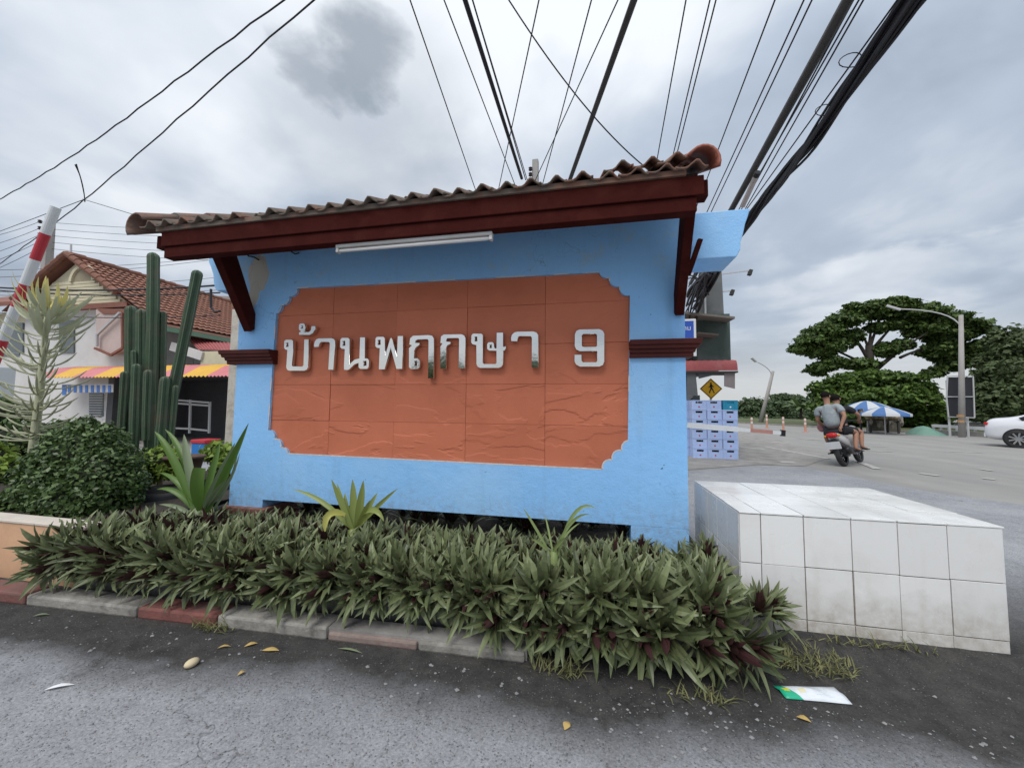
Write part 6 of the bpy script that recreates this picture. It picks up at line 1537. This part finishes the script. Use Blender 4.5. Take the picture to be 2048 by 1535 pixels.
for sx in (-1, 1): L_(MB().ell((sx * .13, -.27, .72), (.03, .04, .03), 8, 6), 'indicator', M_amb, smooth=True)
L_(MB().cbox((0, -.37, .50), (.27, .012, .17), Matrix.Rotation(.25, 3, 'X')), 'number_plate', M_plate)
L_(MB().cbox((0, -.30, .60), (.20, .10, .05), Matrix.Rotation(.2, 3, 'X')), 'plate_holder', M_mbk)
L_(MB().cbox((0, -.26, .42), (.15, .015, .30), Matrix.Rotation(.35, 3, 'X')), 'mudguard', M_mbk)
L_(MB().tube([(.17, .35, .27), (.18, .0, .32), (.185, -.22, .40)], [.03, .055, .06], 10), 'exhaust', M_mbk, smooth=True)
L_(MB().cbox((.0, .12, .30), (.22, .28, .18)), 'engine', M_mbk, bevel=.03)
L_(loft([(.85, .35, .16, .05), (.98, .60, .20, .20), (1.06, .82, .16, .12)]), 'front_shield', M_mwh, smooth=True)
L_(MB().tube([(-.34, .90, 1.03), (-.15, 1.0, 1.05), (.15, 1.0, 1.05), (.34, .90, 1.03)], .018, 8), 'handlebar', M_mbk, smooth=True)
L_(MB().tube([(0, 1.22, .29), (0, 1.06, .75), (0, 1.0, 1.05)], .035, 8), 'fork', M_mbk, smooth=True)
for sx in (-1, 1):
    m_ = L_(MB().tube([(sx * .26, .93, 1.05), (sx * .36, .90, 1.22)], .008, 6), 'mirror_stalk', M_mbk); MB().cbox((sx * .38, .89, 1.26), (.11, .02, .075)).build('mirror', M_chr, m_, local=True)
    L_(MB().cbox((sx * .24, .22, .31), (.14, .05, .03)), 'foot_peg', M_mbk)
L_(MB().cbox((0, .72, .30), (.30, .36, .04)), 'footboard', M_mbk, bevel=.01)
def skin_mesh(name, verts, edges, radii, mat, parent, sub=2, root=0):
    me = bpy.data.meshes.new(name); me.from_pydata(verts, edges, []); me.materials.append(mat)
    o = bpy.data.objects.new(name, me); C.objects.link(o); o.parent = parent
    sk = o.modifiers.new('skin', 'SKIN'); sk.use_smooth_shade = True
    for i, r in enumerate(radii): 
        rr = r if isinstance(r, tuple) else (r, r); me.skin_vertices[0].data[i].radius = rr
    me.skin_vertices[0].data[root].use_root = True
    s = o.modifiers.new('sub', 'SUBSURF'); s.levels = sub; s.render_levels = sub
    dg = bpy.context.evaluated_depsgraph_get(); m2 = bpy.data.meshes.new_from_object(o.evaluated_get(dg)); bpy.data.objects.remove(o)
    m2.materials.clear(); m2.materials.append(mat); r_ = bpy.data.objects.new(name, m2); C.objects.link(r_); r_.parent = parent; return r_
def hand(p, d, s):
    """palm and five curled fingers as extra chains, returned as (verts, edges, radii) rooted at index 0"""
    p, d = Vector(p), Vector(d).normalized(); side = d.cross(Vector((0, 0, 1)));
    if side.length < .1: side = Vector((1, 0, 0))
    side.normalize(); nn = side.cross(d); V = [p, p + d * .07]; E_ = [(0, 1)]; Rr = [.026, .030]
    for i in range(4):
        off = side * (.024 * (i - 1.5)); b = len(V); ln = [.055, .068, .062, .048][i]
        V += [p + d * .085 + off, p + d * (.085 + ln * .6) + off - nn * .012, p + d * (.085 + ln * .8) + off - nn * .04]; E_ += [(1, b), (b, b + 1), (b + 1, b + 2)]; Rr += [.0105, .0095, .008]
    b = len(V); V += [p + d * .03 + side * s * .035, p + d * .065 + side * s * .055 - nn * .01]; E_ += [(0, b), (b, b + 1)]; Rr += [.0115, .0095]
    return V, E_, Rr
def rider(label, J, shirt, shorts, parent_name='person', twist=0):
    t = lthing(parent_name, label, 'person'); j = {k_: Vector(v) for k_, v in J.items()}
    V = []; E_ = []; Rd = []; ix = {}
    def av(k_, p, r): ix[k_] = len(V); V.append(Vector(p)); Rd.append(r)
    av('pel', j['pel'], (.13, .11)); av('waist', j['pel'].lerp(j['chest'], .5), (.125, .10)); av('chest', j['chest'], (.15, .11)); av('neckb', j['neck'], (.06, .06)); av('head0', j['head'] - Vector((0, 0, .055)), (.068, .075)); av('head1', j['head'] + Vector((0, 0, .05)), (.078, .09)); av('head2', j['head'] + Vector((0, 0, .105)), (.045, .05))
    E_ += [(0, 1), (1, 2), (2, 3), (3, 4), (4, 5), (5, 6)]
    for s in ('l', 'r'):
        sg = -1 if s == 'l' else 1
        av('sh' + s, j['sh' + s], .065); av('el' + s, j['el' + s], .043); av('fa' + s, j['el' + s].lerp(j['ha' + s], .35), .041); av('ha' + s, j['ha' + s], .028)
        E_ += [(ix['chest'], ix['sh' + s]), (ix['sh' + s], ix['el' + s]), (ix['el' + s], ix['fa' + s]), (ix['fa' + s], ix['ha' + s])]
        hv, he, hr = hand(j['ha' + s], j['ha' + s] - j['el' + s], -sg); base = len(V)
        V += hv[1:]; Rd += hr[1:]; E_ += [((ix['ha' + s] if a == 0 else base + a - 1), base + b - 1) for a, b in he]
        av('hip' + s, j['hip' + s], .095); av('kn' + s, j['kn' + s], .06); av('cf' + s, j['kn' + s].lerp(j['an' + s], .3), .058); av('an' + s, j['an' + s], .038); av('toe' + s, j['toe' + s], (.045, .025))
        E_ += [(0, ix['hip' + s]), (ix['hip' + s], ix['kn' + s]), (ix['kn' + s], ix['cf' + s]), (ix['cf' + s], ix['an' + s]), (ix['an' + s], ix['toe' + s])]
    body = skin_mesh('body', V, E_, Rd, M_skin, t, 2)
    # face
    f = Vector(J.get('face', (0, 1, 0))).normalized(); hd2 = j['head']; sd = f.cross(Vector((0, 0, 1)))
    MB().ell(hd2 + f * .095 + Vector((0, 0, .005)), (.014, .016, .022), 8, 6).build('nose', M_skin, body, local=True, smooth=True)
    for sg in (-1, 1):
        MB().ell(hd2 + f * .082 + sd * sg * .032 + Vector((0, 0, .03)), (.012, .01, .009), 8, 6).build('eye', M_swh, body, local=True, smooth=True)
        MB().ell(hd2 + sd * sg * .082 + Vector((0, 0, .0)), (.018, .024, .034), 8, 6).build('ear', M_skin, body, local=True, smooth=True)
    MB().ell(hd2 + f * .085 + Vector((0, 0, -.042)), (.022, .012, .007), 8, 6).build('mouth', pmat('lips', (.30, .11, .09), .5), body, local=True, smooth=True)
    # hair: cap over back and crown
    n = 16; vs = []; fs = []; m = 8
    for a_ in range(m + 1):
        th = math.pi * .62 * a_ / m
        for b in range(n):
            ph = 2 * math.pi * b / n; dv = Vector((math.sin(th) * math.cos(ph), math.sin(th) * math.sin(ph), math.cos(th))); fr = max(0, dv.dot(f)) * math.sin(th)
            low_ = 1.0 - .45 * fr * (a_ / m); vs.append(hd2 + Vector((dv.x * .098, dv.y * .108, 0)) + Vector((0, 0, .03 + .112 * (1 - (1 - math.cos(th)) * low_ if fr > .2 else math.cos(th)))) + dv * .006 * math.sin(5 * ph + a_))
    for a_ in range(m):
        for b in range(n): fs.append((a_ * n + b, (a_ + 1) * n + b, (a_ + 1) * n + (b + 1) % n, a_ * n + (b + 1) % n))
    MB().add(vs, fs).build('hair', M_hair, t, local=True, smooth=True)
    # shirt: torso and upper arms, larger than the body
    V2 = [j['pel'] + Vector((0, 0, -.02)), j['pel'].lerp(j['chest'], .5), j['chest'], j['neck'] - Vector((0, 0, .005)), j['shl'], j['shl'].lerp(j['ell'], .72), j['shr'], j['shr'].lerp(j['elr'], .72), j['chest'].lerp(j['shl'], .5) + Vector((0, 0, .02)), j['chest'].lerp(j['shr'], .5) + Vector((0, 0, .02))]
    R2 = [(.175, .15), (.165, .135), (.175, .135), (.085, .085), .085, .082, .085, .082, (.10, .10), (.10, .10)]
    skin_mesh('shirt', V2, [(0, 1), (1, 2), (2, 3), (2, 8), (8, 4), (4, 5), (2, 9), (9, 6), (6, 7)], R2, shirt, t, 2)
    V3 = [j['pel'] + Vector((0, .02, -.03)), j['hipl'], j['hipl'].lerp(j['knl'], .78), j['hipr'], j['hipr'].lerp(j['knr'], .78)]
    skin_mesh('shorts', V3, [(0, 1), (1, 2), (0, 3), (3, 4)], [(.15, .12), .115, .09, .115, .09], shorts, t, 2)
    for s in ('l', 'r'):
        a, b = j['an' + s], j['toe' + s]; MB().bar(a.lerp(b, -.25) - Vector((0, 0, .045)), b + (b - a) * .25 - Vector((0, 0, .03)), .085, .02).build('sandal', M_blk, t, local=True, bevel=.005)
    return t
rider('man in grey T-shirt riding pillion on the scooter, back turned', dict(pel=(0, .0, .92), chest=(0, .02, 1.27), neck=(0, .05, 1.50), head=(.01, .06, 1.665), face=(.25, 1, 0), shl=(-.20, .02, 1.41), shr=(.20, .02, 1.41), ell=(-.285, .05, 1.14), elr=(.285, -.06, 1.15), hal=(-.26, .22, .98), har=(.19, -.15, .93), hipl=(-.11, .08, .86), hipr=(.11, .08, .86), knl=(-.30, .40, .72), knr=(.27, .45, .76), anl=(-.22, .20, .37), anr=(.22, .28, .37), toel=(-.25, .38, .34), toer=(.26, .46, .34)), M_grey, M_blk)
rider('driver in black T-shirt at the handlebar, half hidden by the pillion rider', dict(pel=(.0, .42, .88), chest=(.02, .50, 1.22), neck=(.03, .56, 1.45), head=(.05, .60, 1.60), face=(.2, 1, 0), shl=(-.19, .52, 1.36), shr=(.22, .52, 1.36), ell=(-.30, .72, 1.16), elr=(.36, .70, 1.16), hal=(-.29, .90, 1.05), har=(.30, .90, 1.05), hipl=(-.10, .46, .83), hipr=(.10, .46, .83), knl=(-.20, .86, .74), knr=(.28, .82, .76), anl=(-.16, .74, .39), anr=(.24, .70, .39), toel=(-.17, .92, .35), toer=(.28, .88, .35)), M_blk, M_blk)
tag(MB().ell((0, 0, 0), (.09, .07, .12), 10, 8).build('bag', pmat('pink_bag', (.45, .20, .22), .6, .2, 8), smooth=True), 'small pink bag hanging at the pillion rider\'s left hand', 'bag').matrix_world = BM @ Matrix.Translation((-.31, .27, .96))

# ================================================================ CAR
M_car = pmat('white_car_paint', (0.66, 0.67, 0.70), .22, .02, 1, spec=.6); M_cglass = pmat('car_glass', (0.03, 0.035, 0.04), .08, .03, spec=.7)
gw_ = G(2030, 895); hdg = Vector((.66, -.75, 0)).normalized(); ca = math.atan2(hdg.y, hdg.x)
car = thing('car', 'white sedan leaving the picture at the right edge', 'car', (gw_.x + hdg.x * .1, gw_.y + hdg.y * .1, 0)); car.rotation_euler = (0, 0, ca)
# local: +x forward, wheel track near side at y=0 (camera side is -y)
st_ = [(-.82, .42, .62, .62, .60, .55), (-.80, .30, .72, .98, .74, .62), (-.64, .24, .76, 1.08, .86, .70), (-.40, .22, .84, 1.10, .90, .74), (-.1, .22, .86, 1.14, .90, .72), (.55, .22, .88, 1.40, .90, .62), (1.2, .22, .88, 1.47, .91, .60), (1.9, .22, .87, 1.44, .91, .61), (2.5, .22, .86, 1.18, .90, .68), (2.9, .22, .84, .98, .90, .76), (3.4, .24, .78, .90, .86, .72), (3.62, .32, .66, .74, .76, .64)]
vs = []; fs = []; CY = .84
for x, zb_, zm, zt_, hb_, ht in st_:
    ring = [(-hb_ * .92, zb_), (-hb_, zb_ + .16), (-hb_, zm - .1), (-hb_ * .985, zm), (-ht - .03, zt_ - .06), (-ht * .7, zt_), (ht * .7, zt_), (ht + .03, zt_ - .06), (hb_ * .985, zm), (hb_, zm - .1), (hb_, zb_ + .16), (hb_ * .92, zb_)]
    vs += [(x, y + CY - .0, z) for y, z in ring]
n = 12
for i in range(len(st_) - 1):
    for k_ in range(n): fs.append((i * n + k_, i * n + (k_ + 1) % n, (i + 1) * n + (k_ + 1) % n, (i + 1) * n + k_))
fs += [tuple(range(n)), tuple(range(len(vs) - n, len(vs)))]
cb2 = MB().add(vs, fs).build('body', M_car, car, local=True, smooth=True)
cb2.modifiers.new('s', 'SUBSURF').render_levels = 2
for sgn, yy in ((-1, -.055), (1, 1.735)):
    MB().prism([(.02, 1.10), (.55, 1.34), (1.15, 1.40), (1.15, .99), (.1, .99)], yy + (.075 if sgn < 0 else -.085), yy + (.09 if sgn < 0 else -.07), 'Y').build('side_window', M_cglass, car, local=True)
    MB().prism([(1.22, .99), (1.22, 1.40), (1.9, 1.38), (2.45, 1.06), (2.45, .99)], yy + (.075 if sgn < 0 else -.085), yy + (.09 if sgn < 0 else -.07), 'Y').build('side_window', M_cglass, car, local=True)
    MB().cbox((-.755, .84 + sgn * .64, .86), (.10, .24, .10)).build('tail_light', M_tail, car, local=True, bevel=.02)
    MB().cbox((.35, .84 + sgn * .915, .86), (.16, .02, .03)).build('door_handle', M_alu, car, local=True)
def cwheel(x, y, nm='wheel'):
    r, w = .33, .21; t = MB(); prof = [(.22, -w / 2), (.31, -w / 2), (.33, -w / 2 + .03), (.33, w / 2 - .03), (.31, w / 2), (.22, w / 2)]; n = 28; vs = []; fs = []
    for q, yy in prof:
        for k_ in range(n): a = 2 * math.pi * k_ / n; vs.append((x + q * math.cos(a), y + yy, r + q * math.sin(a)))
    for i in range(5):
        for k_ in range(n): fs.append((i * n + k_, i * n + (k_ + 1) % n, (i + 1) * n + (k_ + 1) % n, (i + 1) * n + k_))
    wo = t.add(vs, fs).build(nm, M_tyre, car, local=True, smooth=False); rim = MB(); sg = -1 if y < .8 else 1
    for k_ in range(9): a = 2 * math.pi * k_ / 9; rim.bar((x, y + sg * .095, r), (x + .225 * math.cos(a), y + sg * .09, r + .22 * math.sin(a)), .045, .03, up=(0, 1, 0))
    rim.tube([(x, y - .02, r), (x, y + sg * .11, r)], .06, 12); rim.build('rim', M_chr, wo, local=True)
    MB().tube([(x, y + sg * .02, r), (x, y + sg * .105, r)], .375, 24).build('wheel_arch', M_black, car, local=True) if False else None
for x in (0, 2.68):
    for y in (.02, 1.66): cwheel(x, y)
for x in (0, 2.68):
    MB().tube([(x, -.066, .34), (x, 1.746, .34)], .365, 28).build('wheel_well', M_black, car, local=True)
MB().cbox((-.80, .84, .42), (.06, 1.4, .16)).build('bumper', M_car, car, local=True, bevel=.03)

# ---- what stands across the side street behind the camera; it shows in the polished letters
for i, (x, y, h, lab) in enumerate([(-7.0, -11, 3.75, 'leafy street tree across the side street, left of the photographer'), (-2.9, -11.3, 3.6, 'leafy street tree across the side street, behind the photographer')]):
    bl = [((x, y, h - .9), (1.2, 1.0, .8)), ((x + .8, y + .3, h - 1.5), (.9, .8, .6)), ((x - .8, y, h - 1.5), (.9, .8, .6))]
    tree('street_tree', lab, Vector((x, y, 0)), [Vector((x, y, h - 1.5))], [], bl, .16, 3500, M_rain2, 70 + i, .16, shell=.4)
